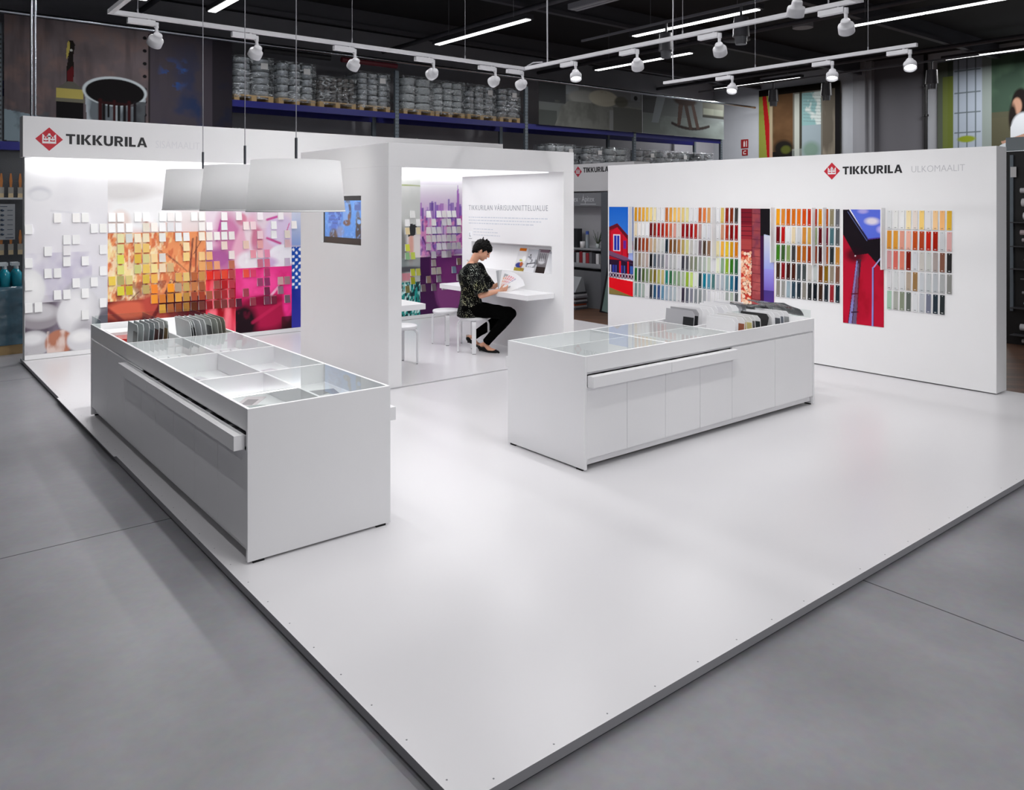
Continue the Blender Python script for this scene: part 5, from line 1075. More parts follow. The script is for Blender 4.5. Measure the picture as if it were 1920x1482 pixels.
# the colour fan she holds
bk = thing('colour_fan', 'open fan of paint colour cards held by the seated woman', 'catalogue', tuple(Wp(.47, 0, .86)), None)
rs = random.Random(3)
base = Wp(.385, .015, .792)
U2 = (UP*.93+Lv*.25-G*.0).normalized()
for k in range(11):
    a = math.radians(98-7.6*k); rt = (G*math.cos(a)+U2*math.sin(a)).normalized(); sd = (G*math.sin(a)-U2*math.cos(a)).normalized()
    o_ = base-Lv*(.0035*k-.015)+G*(.006*k)
    cv = Cv(.085, .235, .005); cv.grad(0, 1, 'F4F4F4', 'EDEDF0'); cc = ['B0B2B6', 'C8CACC', 'F0F0F0', 'F09848', 'EC6A40', 'E84850', 'E84468', 'E87088', 'A890B8', 'F0F0F0', 'F0F0F0'][k]
    if 2 < k < 9:
        for q_ in range(4): cv.rect(.06, .14+.17*q_, .94, .27+.17*q_, cc, .95-.12*q_)
    elif k < 2: cv.rect(0, 0, 1, 1, cc)
    cv.build('colour_page', o_-sd*.0425, sd, rt, PM, bk, .0015)
m = MB(); M = Matrix((G, Lv, UP)).transposed().to_4x4(); M.translation = base; m.box(-.05, .12, -.028, .030, -.012, .0, 0, M @ Matrix.Rotation(-.35, 4, 'Y')); m.build('cover_spine', mat('cover_grey', 'B4B6BA', .5), bk)
m = MB(); M = Matrix((G, Lv, UP)).transposed().to_4x4(); M.translation = base-Lv*.0+Lv*.045; m.box(-.03, .075, -.002, .002, -.01, .19, 0, M @ Matrix.Rotation(.35, 4, 'Y')); m.build('cover_board', mat('cover_grey', 'B4B6BA', .5), bk)
# ================================================================ pallet racking behind the back wall
RY = 15.0
post_m = mat('rack_post', '6E7880', .4, metal=.4); beam_m = mat('rack_blue', '0E1270', .45); wood = mat('pallet_wood', 'B09468', .7, noise=.12, nscale=9)
rk = thing('pallet_rack', 'tall blue and grey pallet rack full of wrapped paint buckets behind the stand', 'rack', (11, RY+.5, fl))
hole = mat('rack_hole', '101214', .6)
for x in (1.62, 5.22, 8.90, 12.55, 16.45, 20.35):
    for y in (RY, RY+1.0):
        m = MB(); m.box(x-.045, x+.045, y-.035, y+.035, fl, 4.72, 0)
        if y == RY:
            for k in range(int(4.6/.075)):
                for s in (-1, 1): m.box(x+s*.022-.007, x+s*.022+.007, y-.0365, y-.034, .02+.075*k, .05+.075*k, 1)
        m.build('rack_post', [post_m, hole], rk)
    m = MB()
    for z in (.4, 1.6, 2.8, 4.0): m.cyl((x, RY+.03, z), (x, RY+.97, z+.5), .012, n=6)
    m.build('rack_brace', post_m, rk)
for z in (1.25, 3.68):
    for a, b_ in zip((1.62, 5.22, 8.90, 12.55, 16.45), (5.22, 8.90, 12.55, 16.45, 20.35)):
        for y in (RY, RY+1.0):
            m = MB(); m.box(a+.05, b_-.05, y-.03, y+.03, z, z+.125); m.build('rack_beam', beam_m, rk)
m = MB(); m.box(1.66, 20.3, RY+.05, RY+.95, 1.34, 1.365); m.build('rack_shelf', mat('rack_shelf', '3A3A3E', .6), rk)
m = MB(); m.cyl((-1.0, RY-.10, 4.90), (22.0, RY-.10, 4.90), .034, n=14); tag(m.build('banner_rail', chrome), 'long chrome pipe along the top of the rack that the banners hang from', 'rail')
wrapm = bpy.data.materials.new('shrink_wrap'); wrapm.use_nodes = True; nt = wrapm.node_tree; nt.nodes.clear()
o_ = nt.nodes.new('ShaderNodeOutputMaterial'); t_ = nt.nodes.new('ShaderNodeBsdfTransparent'); g_ = nt.nodes.new('ShaderNodeBsdfPrincipled'); g_.inputs['Base Color'].default_value = (.82, .88, .92, 1); g_.inputs['Roughness'].default_value = .12; g_.inputs['Specular IOR Level'].default_value = 1.0; g_.inputs['Metallic'].default_value = .35
n_ = nt.nodes.new('ShaderNodeTexNoise'); n_.inputs['Scale'].default_value = 7; n_.inputs['Detail'].default_value = 5; n_.inputs['Distortion'].default_value = 1.2; bp = nt.nodes.new('ShaderNodeBump'); bp.inputs['Strength'].default_value = 1; bp.inputs['Distance'].default_value = .12
tc = nt.nodes.new('ShaderNodeTexCoord'); nt.links.new(tc.outputs['Object'], n_.inputs['Vector']); nt.links.new(n_.outputs['Fac'], bp.inputs['Height']); nt.links.new(bp.outputs['Normal'], g_.inputs['Normal'])
mx = nt.nodes.new('ShaderNodeMixShader'); sn = nt.nodes.new('ShaderNodeTexNoise'); sn.inputs['Scale'].default_value = 5; sn.inputs['Detail'].default_value = 6; sn.inputs['Distortion'].default_value = 2.0
mpp = nt.nodes.new('ShaderNodeMapping'); mpp.inputs['Scale'].default_value = (1, 1, 2.4); nt.links.new(tc.outputs['Object'], mpp.inputs[0]); nt.links.new(mpp.outputs[0], sn.inputs['Vector'])
sr = nt.nodes.new('ShaderNodeMapRange'); sr.inputs['From Min'].default_value = .46; sr.inputs['From Max'].default_value = .72; sr.inputs['To Min'].default_value = .06; sr.inputs['To Max'].default_value = .85; nt.links.new(sn.outputs['Fac'], sr.inputs['Value']); nt.links.new(sr.outputs[0], mx.inputs[0]); nt.links.new(t_.outputs[0], mx.inputs[1]); nt.links.new(g_.outputs[0], mx.inputs[2]); nt.links.new(mx.outputs[0], o_.inputs[0])
bucket_m = [mat('bucket_silver', 'BCC4CA', .22, metal=.5), mat('bucket_white', 'C0C8CC', .35), mat('can_dark', '6E6A68', .3, metal=.5)]
lid_m = mat('bucket_lid', '14181C', .4)
def pallet(x0, x1, z0, n, layers, h, y0, label, kind=0, wrap=True, group='wrapped pallets on the rack'):
    t = thing('pallet_load', label, 'pallet', ((x0+x1)/2, y0+.4, z0), group)
    m = MB()
    for yy in (0, .17, .34, .51, .68): m.box(x0, x1, y0+yy, y0+yy+.10, z0+.10, z0+.125)
    for xx in (x0, (x0+x1)/2-.05, x1-.10): m.box(xx, xx+.10, y0, y0+.78, z0, z0+.10)
    m.build('pallet', wood, t)
    w_ = (x1-x0)/n; r = w_*.47; ny = max(1, min(4, int(.78/w_))); rs = random.Random(int(x0*97)); zb = z0+.125; lh = h/layers
    m = MB()
    for i in range(n):
        for j in range(ny):
            for k in range(layers):
                if k == layers-1 and rs.random() < (.3 if n > 3 else .08): continue
                cx, cy = x0+w_*(i+.5), y0+.02+r+w_*j; z = zb+k*lh
                m.lathe([(.001, 0), (r*.90, 0), (r*.97, lh*.82)], (cx, cy, z), n=14, mi=0)
                m.lathe([(r*.97, lh*.82), (r*1.02, lh*.84), (r*1.02, lh*.93), (r*.95, lh*.95), (.001, lh*.95)], (cx, cy, z), n=14, mi=1)
    b_ = m.build('bucket_stack' if kind < 2 else 'can_stack', [bucket_m[kind], lid_m], t); b_['kind'] = 'stuff'
    if wrap:
        m = MB(); N = 10; vs = []; rs2 = np.random.RandomState(int(x0*31) % 1000)
        zs = np.linspace(zb-.06, zb+h*1.02, 9); prm = []
        X0, X1, Y0, Y1 = x0-.005, x1+.005, y0-.005, y0+ny*w_+.03
        for q in range(24):
            s = q/24*4; e = int(s); f = s-e
            prm.append([(X0+(X1-X0)*f, Y0), (X1, Y0+(Y1-Y0)*f), (X1-(X1-X0)*f, Y1), (X0, Y1-(Y1-Y0)*f)][e])
        for z in zs:
            for px, py in prm: vs.append((px+rs2.uniform(-.012, .012), py+rs2.uniform(-.012, .012), z))
        fs = [(i*24+k, i*24+(k+1) % 24, (i+1)*24+(k+1) % 24, (i+1)*24+k) for i in range(8) for k in range(24)]; fs.append(tuple(range(8*24, 9*24)))
        m.add(vs, fs, 0, True); m.build('shrink_wrap', wrapm, t)
        if label_on(x0): m = MB(); m.box(x1-.26, x1-.12, y0-.022, y0-.019, zb+h*.70, zb+h*.86); m.build('paper_label', mat('paper_label', 'D8D8D8', .6), t)
    return t
def label_on(x): return int(x*10) % 2 == 0
PZ = 3.805
P1 = [(5.40, 6.17, 2, 6, .74, 0, 'of silver paint buckets, first from the left on the top level'), (6.28, 7.05, 3, 5, .72, 0, 'of paint buckets with a tall stack, second from left on top level'),
      (7.14, 7.96, 6, 6, .52, 2, 'of small dark tins, third from the left on the top level'), (8.05, 8.78, 3, 6, .70, 0, 'of paint buckets in torn wrap, fourth from the left on the top level'),
      (9.12, 9.92, 2, 4, .72, 1, 'of large white buckets in crumpled wrap, fifth on the top level'), (9.96, 10.76, 3, 5, .70, 1, 'of pale paint buckets, sixth on the top level'),
      (10.84, 11.68, 3, 5, .70, 0, 'of silver paint buckets in two columns, seventh on the top level'), (11.80, 12.42, 2, 5, .70, 0, 'of dark blue-grey buckets, last before the bedroom banner')]
for x0, x1, n, ly, h, kd, lb_ in P1: pallet(x0, x1, PZ, n, ly, h, RY+.06, 'wrapped pallet '+lb_, kd)
PL = [(5.35, 5.95, 2, 'under the blue beam at its left end'), (6.2, 7.0, 3, 'on the lower level, second from the left'), (9.1, 9.9, 3, 'on the lower level right of the middle post'), (13.4, 14.3, 3, 'on the lower level, faint behind the booth corner'), (14.65, 15.35, 2, 'on the lower level under the bedroom banner'), (15.55, 16.35, 2, 'on the lower level just left of the fourth post'), (16.65, 17.45, 2, 'on the lower level just right of the fourth post'), (17.6, 18.9, 4, 'on the lower level under the rocking horse banner'), (19.1, 20.1, 3, 'on the lower level at the far right of the rack')]
for i, (x0, x1, n, lb_) in enumerate(PL): pallet(x0, x1, 2.55-.02, n, 4, .70 if x0 > 13 else .62, RY+.06, 'wrapped pallet of buckets '+lb_, i % 2)
for a, b_ in zip((1.62, 5.22, 8.90, 12.55, 16.45), (5.22, 8.90, 12.55, 16.45, 20.35)):
    m = MB(); m.box(a+.05, b_-.05, RY-.03, RY+.03, 2.40, 2.525); m.box(a+.05, b_-.05, RY+.97, RY+1.03, 2.40, 2.525); m.build('rack_beam', beam_m, rk)
for a, b_, cc, lb_ in ((5.9, 7.3, '101014', 'black rolled-up banner tied under the chrome pipe, left'), (7.55, 8.85, '5A1420', 'dark red rolled-up banner tied under the chrome pipe, right')):
    m = MB(); m.cyl((a, RY-.10, 4.80), (b_, RY-.10, 4.80), .055, n=14); tag(m.build('rolled_banner', mat('roll_'+cc, cc, .5)), lb_, 'banner')
# ---- banners along the rack
BM = attr_mat('banner_cloth', .75, .1)
def banner(cv, x0, z0, y, label):
    o = cv.build('banner', (x0, y, z0), (1, 0, 0), (0, 0, 1), BM, None, .004); tag(o, label, 'banner'); return o
c = Cv(3.62, 2.36, .010); zb = 2.50; zv = lambda z: (z-zb)/2.36
c.grad(0, 1, '3A3438', '6A6062'); c.noi(8, 5, 101, .35, .75, '50484A', .7); c.noi(14, 10, 102, .5, .8, '745E58', .6); c.noi(30, 3, 109, .5, .8, '3A3438', .5); c.rect(.60, 0, 1, 1, '38343C', .85); c.noi(9, 7, 103, .42, .62, '1E2C4C', .9, np.clip((c.u-.60)*5, 0, 1)*np.clip(1.25-abs(c.v-.35)*1.8, 0, 1)); c.rect(.90, 0, 1, 1, '18161C', .75)
c.noi(24, 18, 104, .5, .6, '1E4A8C', .8, np.clip(1-np.hypot((c.u-.70)/.07, (c.v-.68)/.16), 0, 1)*1.5); c.noi(20, 18, 105, .5, .6, '2A5090', .6, np.clip(1-np.hypot((c.u-.76)/.03, (c.v-.72)/.12), 0, 1)*1.5)
c.line(.597, .15, .597, .98, .018, '1A181A', .9)
for i in range(7): c.ell(.577, .95-.095*i, .009, .013, '121214', .2)
c.rect(0, 0, .28, .0, '5A6468'); c.poly([(0, .36), (.27, .29), (.60, .26), (.60, .12), (0, .14)], '6E7C84'); c.noi(18, 8, 106, .48, .6, '3E484E', .7, c.reg(0, .12, .28, .36)); c.poly([(0, .15), (.3, .12), (.6, .12), (.6, 0), (0, 0)], '1C1A1C')
# brush
u_, v_ = c.u, c.v; c.u = u_+.057; c.v = np.where(v_ < .57, v_-.11, .46+(v_-.57)*1.47)
c.poly([(.300, .47), (.326, .47), (.330, .60), (.326, .74), (.334, .86), (.325, .90), (.308, .90), (.300, .84), (.306, .72), (.298, .60)], '15100E'); c.poly([(.297, .76), (.303, .88), (.310, .90), (.314, .84), (.306, .74), (.300, .71)], 'A0924A'); c.ell(.318, .80, .006, .012, 'A8A8A4', .2); c.poly([(.303, .47), (.326, .47), (.329, .60), (.322, .64), (.302, .58)], '4A1014'); c.poly([(.26, .42), (.37, .42), (.34, .455), (.328, .475), (.302, .475), (.29, .455)], '4C4A44'); c.rect(.258, .345, .368, .42, '94894A'); c.rect(.254, .325, .372, .35, '5A584C'); c.rect(.258, .18, .368, .327, '0C0A0C')
# bucket
c.u = u_+.058; c.v = v_-.135
c.poly([(.375, .36), (.64, .36), (.62, -.14), (.40, -.14)], '8C949A'); c.noi(10, 4, 107, .45, .6, '3C4248', .8, c.reg(.38, 0, .64, .34)); c.ell(.505, .40, .140, .108, 'A8B0B4', .05); c.ell(.505, .395, .128, .096, '0A080A', .05)
rs = np.random.RandomState(8)
for i, u in enumerate((.44, .455, .475, .50, .52, .545, .565, .59)): c.line(u, .33, u, .30-.36*rs.rand(), .02+.02*rs.rand(), '0C0A0C' if i % 3 else '2A0A0C'); 
c.line(.44, .315, .59, .31, .03, '240A0C', .8); c.rect(.585, -.14, .64, .34, '141216', .8)
c.u, c.v = u_, v_
banner(c, 1.68, zb, RY-.11, 'dark banner with a paint brush and an open dripping paint can')
c = Cv(3.78, 1.06, .018)
c.grad(0, 1, '5E6460', '6A6C6E'); c.rect(0, .55, .24, 1, '3E4042'); c.rect(.24, .78, .36, 1, '7E8488'); c.rect(0, 0, .16, .35, '4A4E4C'); c.ell(.42, .74, .16, .18, '8A8C88', .3); c.poly([(.14, 0), (.20, .45), (.26, .62), (.75, .66), (1, .62), (1, 0)], '6E706C'); c.rect(.70, .0, 1, .6, '4E504E', .8); c.noi(14, 3, 111, .45, .7, '565854', .7, c.reg(.14, 0, 1, .62)); c.rect(.66, 0, .70, .5, '84888A', .6)
c.ell(.60, .78, .145, .20, 'A09E90', .12); c.noi(12, 6, 112, .5, .6, '7A786C', .5, np.clip(1-np.hypot((c.u-.6)/.145, (c.v-.78)/.2), 0, 1)*3); c.ell(.78, .74, .07, .14, '55564E', .3); c.rect(.88, .80, .98, 1, '707478'); c.ell(.93, .88, .02, .06, '1A1A1C', .3)
banner(c, 12.88, 3.80, RY-.11, 'grey banner with a bed, a round cushion and a draped cover')
c = Cv(3.68, 1.06, .018)
c.grad(0, 1, '707874', '5C6062'); c.rect(0, .55, .16, 1, '4A4C4E'); c.poly([(.10, .3), (.16, 1), (.26, 1), (.18, .3)], '7E868A'); c.rect(.72, .62, 1, 1, '55564E'); c.rect(.72, .58, 1, .64, '2C2C28'); c.rect(.73, .66, .86, .84, '74786C'); c.rect(.86, .66, .99, .84, '6A6E64'); c.noi(6, 4, 113, .4, .7, '808A86', .6, c.reg(.2, 0, 1, .5))
q = np.linspace(0, 1, 12)
for a, b_ in zip(q[:-1], q[1:]): f = lambda t: (.34+.46*t, .22+.45*(t-.5)**2); c.line(*f(a), *f(b_), .05, '2E2624')
c.poly([(.40, .28), (.44, .30), (.48, .95), (.42, .9)], '4E3E38'); c.poly([(.55, .2), (.59, .22), (.52, .95), (.48, .9)], '42342E'); c.poly([(.64, .22), (.68, .24), (.60, 1), (.56, 1)], '4A3A34'); c.ell(.5, .98, .14, .14, '3A2E2A', .3)
banner(c, 16.68, 3.80, RY-.11, 'grey banner with a wooden rocking horse on a pale floor')
# ---- banners on the right-hand hall wall
def rbanner(cv, y0, z0, label):
    o = cv.build('banner', (HX-.345 if y0 > 9.6 and y0 < 11.9 else HX-.06, y0, z0), RD, (0, 0, 1), BM, None, .004); tag(o, label, 'banner')
c = Cv(2.76, 2.5, .014)
c.grad(0, 1, '6C5A40', '4A3824'); c.rect(0, 0, .14, 1, '7E8438'); c.poly([(.04, 1), (.09, 1), (.20, 0), (.12, 0)], '9A1418'); c.rect(.14, 0, .18, 1, 'B0A488', .7); c.rect(.20, .0, .46, 1, '5E442C', .9); c.noi(4, 6, 121, .4, .7, '4A3420', .7, c.reg(.18, 0, .46, 1)); c.rect(.44, 0, .80, .92, '6A6860'); c.rect(.46, 0, .52, .9, 'A8ACA4'); c.rect(.52, 0, .55, .92, '3A3830'); c.rect(.55, .45, .78, .90, '7CA0A0'); c.noi(16, 10, 122, .45, .6, 'C4CCC8', .9, c.reg(.58, .5, .78, .9)); c.rect(.55, 0, .78, .5, '8C9AA0'); c.ell(.66, .2, .10, .1, '70887C', .6)
for i in range(9): c.line(.57, .56+.04*i, .78, .53+.04*i, .01, '5A6868', .6)
c.rect(.18, 0, .46, .20, '161412'); c.ell(.32, .24, .12, .10, '1A1814', .4); c.ell(.35, .22, .06, .05, '4A5020', .5); c.rect(.80, 0, .95, 1, '5C564C'); c.noi(8, 2, 123, .4, .6, '8A8274', .8, c.reg(.80, 0, .95, .92)); c.rect(.94, 0, 1, 1, '141214'); c.rect(0, .92, 1, 1, '16120E'); c.rect(.43, 0, .55, .22, '9CA4A0', .4)
rbanner(c, 14.985, 2.98, 'banner with a glazed door, ochre curtain and a roof outside')
c = Cv(2.2, 2.9, .014)
c.grad(0, 1, '4A5440', '3C443A'); c.rect(0, 0, .12, 1, '5C6258', .6); c.rect(.06, .15, .24, .86, '6E7A26', .6); c.rect(.18, .12, .50, 1, '98A2AE'); 
for u in (.24, .335, .43): c.line(u, .16, u, 1, .02, '5A6468')
for v in (.34, .52, .70, .90): c.line(.20, v, .48, v, .02, '5A6468')
c.rect(.50, .1, .60, 1, '7E8884'); c.rect(.60, .45, 1, 1, '34463A'); c.noi(4, 4, 131, .4, .7, '4C6450', .8, c.reg(.60, .45, 1, 1)); c.rect(.60, .12, 1, .5, '4C4838', .8); c.poly([(.1, .12), (.5, .14), (.62, .20), (.62, .10), (.1, .02)], '66743A'); c.ell(.33, .28, .10, .03, '7C8A28', .4); c.ell(.26, .17, .12, .03, '6C7A2C', .5)
c.ell(.90, .56, .09, .13, '15100F', .2); c.ell(.865, .54, .05, .07, 'A07C68', .3); c.ell(.82, .44, .04, .12, '1A1412', .5); c.poly([(.80, .36), (.84, .42), (1, .42), (1, .16), (.80, .20)], 'B8BCC0'); c.ell(.93, .36, .12, .12, 'B8BCC0', .2); c.poly([(.70, .24), (.95, .30), (1, .34), (1, .28), (.72, .21)], '9C7A68'); c.poly([(.50, .12), (.72, .22), (1, .26), (1, .06), (.6, .06)], 'AEB4B8'); c.rect(0, 0, 1, .07, '6A7478')
rbanner(c, 9.47, 2.72, 'banner with a woman in white reclining beside a tall window')
# fire extinguisher signs
m = MB(); m.box(HX-.012, HX-.001, 15.42, 15.70, 3.66, 3.95); m.box(HX-.012, HX-.001, 15.44, 15.66, 3.42, 3.62); t = m.build('fire_sign', mat('sign_red', '8E1014', .5)); tag(t, 'small red fire extinguisher sign on the grey hall wall', 'sign')
m = MB(); m.box(HX-.016, HX-.012, 15.54, 15.60, 3.71, 3.86); m.cyl((HX-.0145, 15.57, 3.86), (HX-.0145, 15.57, 3.90), .015, n=8); m.box(HX-.016, HX-.012, 15.47, 15.50, 3.70, 3.90); m.box(HX-.016, HX-.012, 15.50, 15.58, 3.46, 3.49); m.box(HX-.016, HX-.012, 15.58, 15.61, 3.46, 3.58); m.box(HX-.016, HX-.012, 15.50, 15.61, 3.55, 3.58); m.build('sign_symbol', mat('sign_white', 'D8C8C8', .5), t)
# ================================================================ the stand seen through the gap
gx = 10.2
gs = thing('shop_partition', 'grey shop stand with a logo seen through the gap right of the booth', 'stand', (gx+.2, 10.6, fl))
gw = mat('stand_white', 'B8B8BA', .6); gg = mat('stand_grey', '5E6064', .5); gd = mat('stand_dark_grey', '4A4E54', .5)
m = MB(); m.box(gx, gx+.40, 9.3, 12.2, 2.07, 2.57); m.build('sign_band', gw, gs)
m = MB(); m.box(gx+.30, gx+.36, 9.3, 12.2, fl, 2.07); m.build('back_panel', mat('stand_back', 'A8A8AC', .6), gs)
m = MB(); m.box(gx-.03, gx+.30, 9.3, 10.06, fl, 2.05); m.build('side_panel', gd, gs)
m = MB(); m.box(gx-.02, gx+.02, 10.06, 12.2, 1.80, 2.04); m.build('header', mat('header_grey', '6E7074', .5), gs)
m = MB(); m.box(gx-.02, gx+.30, 10.06, 12.2, fl, .62); m.build('base_cabinet', gg, gs)
m = MB(); m.box(gx-.04, gx+.30, 10.06, 12.2, 1.00, 1.03); m.box(gx-.04, gx+.30, 10.06, 12.2, .68, .70); m.box(gx-.045, gx-.035, 10.06, 12.2, .70, .76); m.build('shelf', mat('shelf_grey', '84868A', .5), gs)
logo((gx, 10.683, 2.433), (0, -1, 0), .20, .20, .64, gs, mat('logo_red_dim', 'A01830', .5), LB, gw, .135, .092, -.02)
place_text('header_lettering', text_mesh('tex · Ápitex', .15, bold=-.001, sx=.8), mat('header_text', 'B8BABE', .5), (gx-.0205, 10.82, 1.88), (0, -1, 0), gs)
m = MB(); m.box(gx-.021, gx-.0205, 10.2, 10.60, 1.83, 1.84); m.build('header_rule', mat('header_text', 'B8BABE', .5), gs)
# pieces on and before that stand
t = thing('potted_plant', 'small potted plant on the shelf of the grey shop stand', 'plant', (gx+.05, 10.22, 1.03))
m = MB(); m.lathe([(.001, 0), (.03, 0), (.04, .09), (.036, .09), (.001, .08)], (gx+.05, 10.22, 1.03), n=14); m.build('pot', mat('glass_vase', 'A8B0B0', .2), t)
m = MB(); rs = random.Random(5)
for k in range(16): a = rs.uniform(0, 6.3); m.cyl((gx+.05, 10.22, 1.10), (gx+.05+.10*math.cos(a), 10.22+.10*math.sin(a), 1.22+rs.uniform(0, .16)), .006, .003, n=5)
m.build('leaves', mat('leaf_dark', '3C4A34', .6), t)
m = MB(); m.box(gx-.0, gx+.12, 10.70, 10.95, 1.03, 1.38); tag(m.build('framed_picture', mat('frame_dark', '202226', .4)), 'dark framed picture with a plant at the left of the grey shop stand shelf', 'picture')
m = MB(); m.lathe([(.001, 0), (.045, 0), (.05, .12), (.001, .12)], (gx+.0, 10.56, 1.03), n=16); tag(m.build('white_pot', mat('pot_white', 'C8C8CA', .4)), 'small white pot on the shelf of the grey shop stand', 'pot')
m = MB(); m.cyl((gx+.06, 10.50, 1.03), (gx+.06, 10.50, 1.28), .035, n=14); m.cyl((gx+.06, 10.50, 1.28), (gx+.06, 10.50, 1.34), .03, n=14, mi=1); tag(m.build('bottle', [mat('bottle_grey', '8A9298', .2), mat('cap_blue', '2C4C9C', .4)]), 'grey bottle with a blue cap on the shelf of the grey shop stand', 'bottle')
for i in range(9):
    y = 10.13+.085*i; cc = ['C8C8CA', '3A3A3E', '5A5A5E', '8A2830', 'A0A0A4', '7C2028', '9C9CA0', '3A3A3E', '882028'][i]
    m = MB(); m.box(gx-.02, gx+.20, y, y+.070, .702, .702+.24+.01*(i % 3)); tag(m.build('binder', mat('binder_'+cc, cc, .4)), '%s binder on the lower shelf of the grey shop stand, %s from the right' % (cname(cc), ORD[i]), 'binder', 'binders on the grey shop stand')
for i in range(9):
    z = fl+.004+.034*i; cc = ['4A4A4E', '8C8C90', 'B4502C', '3C3C40', '9C9CA0', '4A3A3C', '74747A', 'A8A8AC', '2C2C30'][i]
    m = MB(); m.box(gx-.42, gx-.12, 10.30+.02*(i % 3), 10.62+.02*(i % 2), z, z+.032); tag(m.build('magazine_stack', mat('stack_'+cc, cc, .4)), '%s catalogue in the floor pile before the grey shop stand, %s from the bottom' % (cname(cc), ORD[i]), 'catalogue', 'catalogues piled on the floor')
m = MB(); zt_ = fl+.004+.034*9; m.prism([(gx-.40, 10.34, zt_), (gx-.14, 10.34, zt_), (gx-.20, 10.34, zt_+.26), (gx-.24, 10.34, zt_+.26)], (0, .26, 0)); tag(m.build('desk_calendar', mat('calendar_grey', '8C9094', .5)), 'grey tent-shaped folder on top of the floor pile of catalogues', 'folder')
gf = thing('framed_glass', 'tall black-framed glass panel leaning against the grey shop stand', 'framed glass', (gx-.2, 9.75, fl))
Mx = Matrix.Translation((gx-.30, 9.80, fl)) @ Matrix.Rotation(math.radians(8), 4, 'Y') @ Matrix.Rotation(math.radians(6), 4, 'X')
m = MB(); m.box(0, .03, 0, .035, 0, 1.55, 0, Mx); m.box(0, .03, -.70, -.665, 0, 1.55, 0, Mx); m.box(0, .03, -.70, .035, 0, .035, 0, Mx); m.box(0, .03, -.70, .035, 1.515, 1.55, 0, Mx); m.build('frame', mat('frame_black', '0C0C0E', .4), gf)
m = MB(); m.box(.012, .018, -.665, 0, .035, 1.515, 0, Mx); m.build('pane', mat('pane_green', '6E8480', .12, spec=.8), gf)
# ================================================================ left edge: tool wall and wrapped goods
t = thing('tool_wall', 'grey pegboard rack with a rate card and hanging brushes at the left edge', 'shelf rack', (.9, 12.3, fl))
m = MB(); m.box(-.6, 2.1, 12.30, 12.34, fl, 2.62, 0)
m.build('pegboard', mat('pegboard', '4A4C50', .6, noise=.2, nscale=60), t)
m = MB(); m.box(-.6, 2.1, 12.24, 12.30, 2.55, 2.66); m.build('header_beam', beam_m, t)
m = MB(); m.box(1.10, 1.14, 12.22, 12.30, fl, 2.9); m.build('post', post_m, t)
m = MB(); m.box(-.6, 2.0, 12.16, 12.19, 1.90, 1.925); m.build('price_rail', mat('rail_white', 'B8BABC', .5), t)
m = MB(); m.box(1.06, 1.485, 12.10, 12.105, 1.38, 1.84, 0); rs = random.Random(2)
m.build('info_card', mat('card_grey', '9CA0A4', .5), t)
m = MB()
for k in range(6): z = 1.76-.062*k; m.lathe([(.001, 0), (.022, 0), (.022, .006), (.001, .006)], (0, 0, 0), n=12, M=Matrix.Translation((1.345, 12.0985, z)) @ Matrix.Rotation(math.pi/2, 4, 'X') @ Matrix.Diagonal((1, .7, 1, 1))); m.box(1.40, 1.46, 12.098, 12.10, z-.004, z+.002)
m.box(1.32, 1.40, 12.098, 12.10, 1.805, 1.813); m.box(1.38, 1.47, 12.098, 12.10, 1.40, 1.408); m.build('card_print', mat('print_navy', '2C3C50', .5), t)
br = None
for row, (z, n) in enumerate(((2.00, 6), (1.26, 6))):
    for k in range(n):
        x = 1.66-.105*k
        if br is None:
            br = thing('paint_brush', 'tmp', 'brush', (x, 12.20, z), 'brushes hanging on the pegboard rack')
            m = MB(); m.box(x-.030, x+.030, 12.19, 12.21, z-.02, z+.06); m.build('ferrule', mat('ferrule', 'A8A49C', .3, metal=.6), br)
            m = MB(); m.box(x-.028, x+.028, 12.19, 12.21, z-.08, z-.02); m.build('bristles', mat('bristle', 'C8B490', .7), br)
            m = MB(); m.prism([(x-.012, 12.19, z+.06), (x+.012, 12.19, z+.06), (x+.018, 12.19, z+.14), (x+.008, 12.19, z+.24), (x-.008, 12.19, z+.24), (x-.018, 12.19, z+.14)], (0, .02, 0)); m.build('handle', mat('handle_wood', 'B8743C', .5), br)
            BK = kids(br); br['label'] = 'paint brush hanging in the upper row of the pegboard rack, nearest the white wall'
        else: dup(br, (x, 12.20, z), 0, 'paint brush in the %s row of the pegboard rack, %s from the white wall' % (['upper', 'lower'][row], ORD[k]), children=BK)
blue_b = mat('bottle_blue', '1C8CA0', .25); capw = mat('cap_white', 'C8D0D4', .4)
bt = thing('spray_bottle', 'tmp', 'bottle', (1.47, 11.95, .80), 'blue bottles on the wrapped pallet')
m = MB(); m.lathe([(.001, 0), (.055, 0), (.055, .17), (.02, .22), (.001, .22)], (1.47, 11.95, .80), n=16); m.build('bottle_body', blue_b, bt)
m = MB(); m.cyl((1.47, 11.95, 1.02), (1.47, 11.95, 1.07), .02, n=10); m.box(1.41, 1.50, 11.93, 11.97, 1.06, 1.10); m.build('trigger', capw, bt); TK = kids(bt); bt['label'] = 'blue spray bottle on the wrapped pallet, first from the white wall, back row'
for k in range(1, 8): dup(bt, (1.47-.125*(k % 4), 11.95-.13*(k//4), .80), 0, 'blue spray bottle on the wrapped pallet, %s from the white wall, %s row' % (ORD[k % 4], ['back', 'front'][k//4]), children=TK)
t = thing('pallet_load', 'film-wrapped pallet of blue goods on the concrete at the left edge', 'pallet', (.9, 12.0, fl))
m = MB(); m.box(.30, 1.545, 11.75, 12.16, fl, fl+.12); m.build('pallet', wood, t)
m = MB(); N = 14; vs = []; r_ = np.random.RandomState(4)
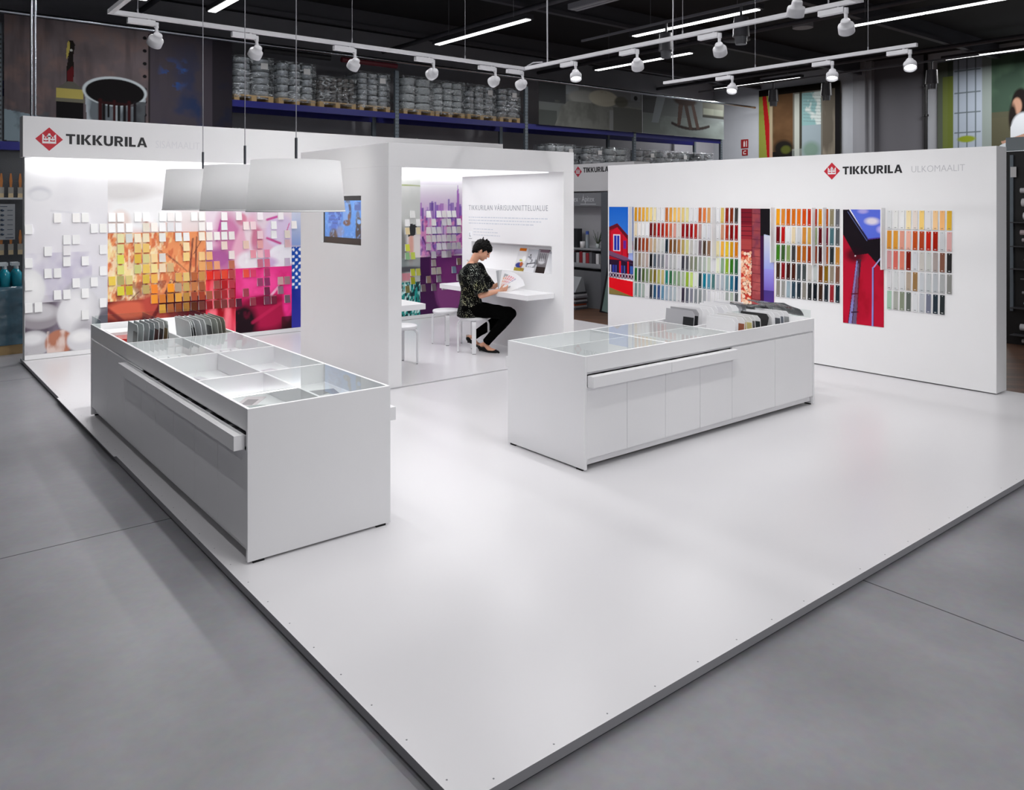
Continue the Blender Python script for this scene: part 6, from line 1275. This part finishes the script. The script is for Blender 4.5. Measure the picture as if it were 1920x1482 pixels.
for i in range(N+1):
    for q in range(24):
        s = q/24*4; e = int(s); f = s-e; X0, X1, Y0, Y1 = .32, 1.55, 11.74, 12.15
        px_, py_ = [(X0+(X1-X0)*f, Y0), (X1, Y0+(Y1-Y0)*f), (X1-(X1-X0)*f, Y1), (X0, Y1-(Y1-Y0)*f)][e]; vs.append((px_+r_.uniform(-.02, .02), py_+r_.uniform(-.02, .02), fl+.12+(.80-fl-.12)*i/N))
m.add(vs, [(i*24+k, i*24+(k+1) % 24, (i+1)*24+(k+1) % 24, (i+1)*24+k) for i in range(N) for k in range(24)]+[tuple(range(N*24, (N+1)*24))], 0, True)
m.build('shrink_wrap', mat('wrapped_blue', '3C5C6C', .18, spec=.9, noise=.5, nscale=5, bump=.9, bscale=9), t)
# ================================================================ right edge: rack of rolls
t = thing('roll_rack', 'black rack of white wallpaper rolls at the right edge beyond the sample wall', 'shelf rack', (12.2, 3.9, fl))
m = MB(); m.box(12.0, 12.6, 2.4, 4.22, fl, 2.55); m.build('rack_body', black, t)
m = MB(); m.box(11.97, 12.0, 4.10, 4.14, .4, 2.5); m.build('rack_rail', post_m, t)
m = MB(); m.box(11.96, 11.972, 4.06, 4.13, 2.20, 2.34); m.build('price_tag', mat('paper_label', 'D8D8D8', .6), t)
for k, (z, r, g) in enumerate([(2.02, .035, 'C8C8CC'), (1.86, .055, 'D0D0D2'), (1.68, .05, 'DCDCE0'), (1.46, .035, 'B8A8AC'), (1.36, .025, 'A8A0A4'), (1.10, .012, '6E6E72'), (.84, .012, '5E5E62'), (.66, .02, '7E7E82'), (.52, .015, '8CA4A4'), (.20, .045, 'C4C4C8'), (-.0+.02, .03, 'A0A0A0')]):
    m = MB(); m.cyl((11.94-.0, 2.5, z), (11.94, 4.0-.02*(k % 3), z), r, n=14); o = m.build('wallpaper_roll', mat('roll_'+g, g, .5)); tag(o, '%s wallpaper roll lying on the black rack, %s from the top' % (cname(g), ORD[k]), 'roll', 'rolls on the black rack')
m = MB()
for k, z in enumerate((1.60, 1.28, .98, .46, .10)): m.box(11.84, 12.0, 2.45, 4.1, z-.012, z)
m.build('rack_shelf', mat('rack_shelf', '3A3A3E', .6), t)
# the end of the stand seen above the sample wall
m = MB(); m.box(12.0, 12.04, 2.3, 4.20, 2.56, 2.74); t2 = m.build('sign_board', mat('sign_pale', '8A9498', .6)); tag(t2, 'pale sign board with black letters over the roll rack at the right edge', 'sign')
place_text('sign_lettering', text_mesh('SA', .12, bold=.001), LB, (11.998, 3.98, 2.60), (0, -1, 0), t2)
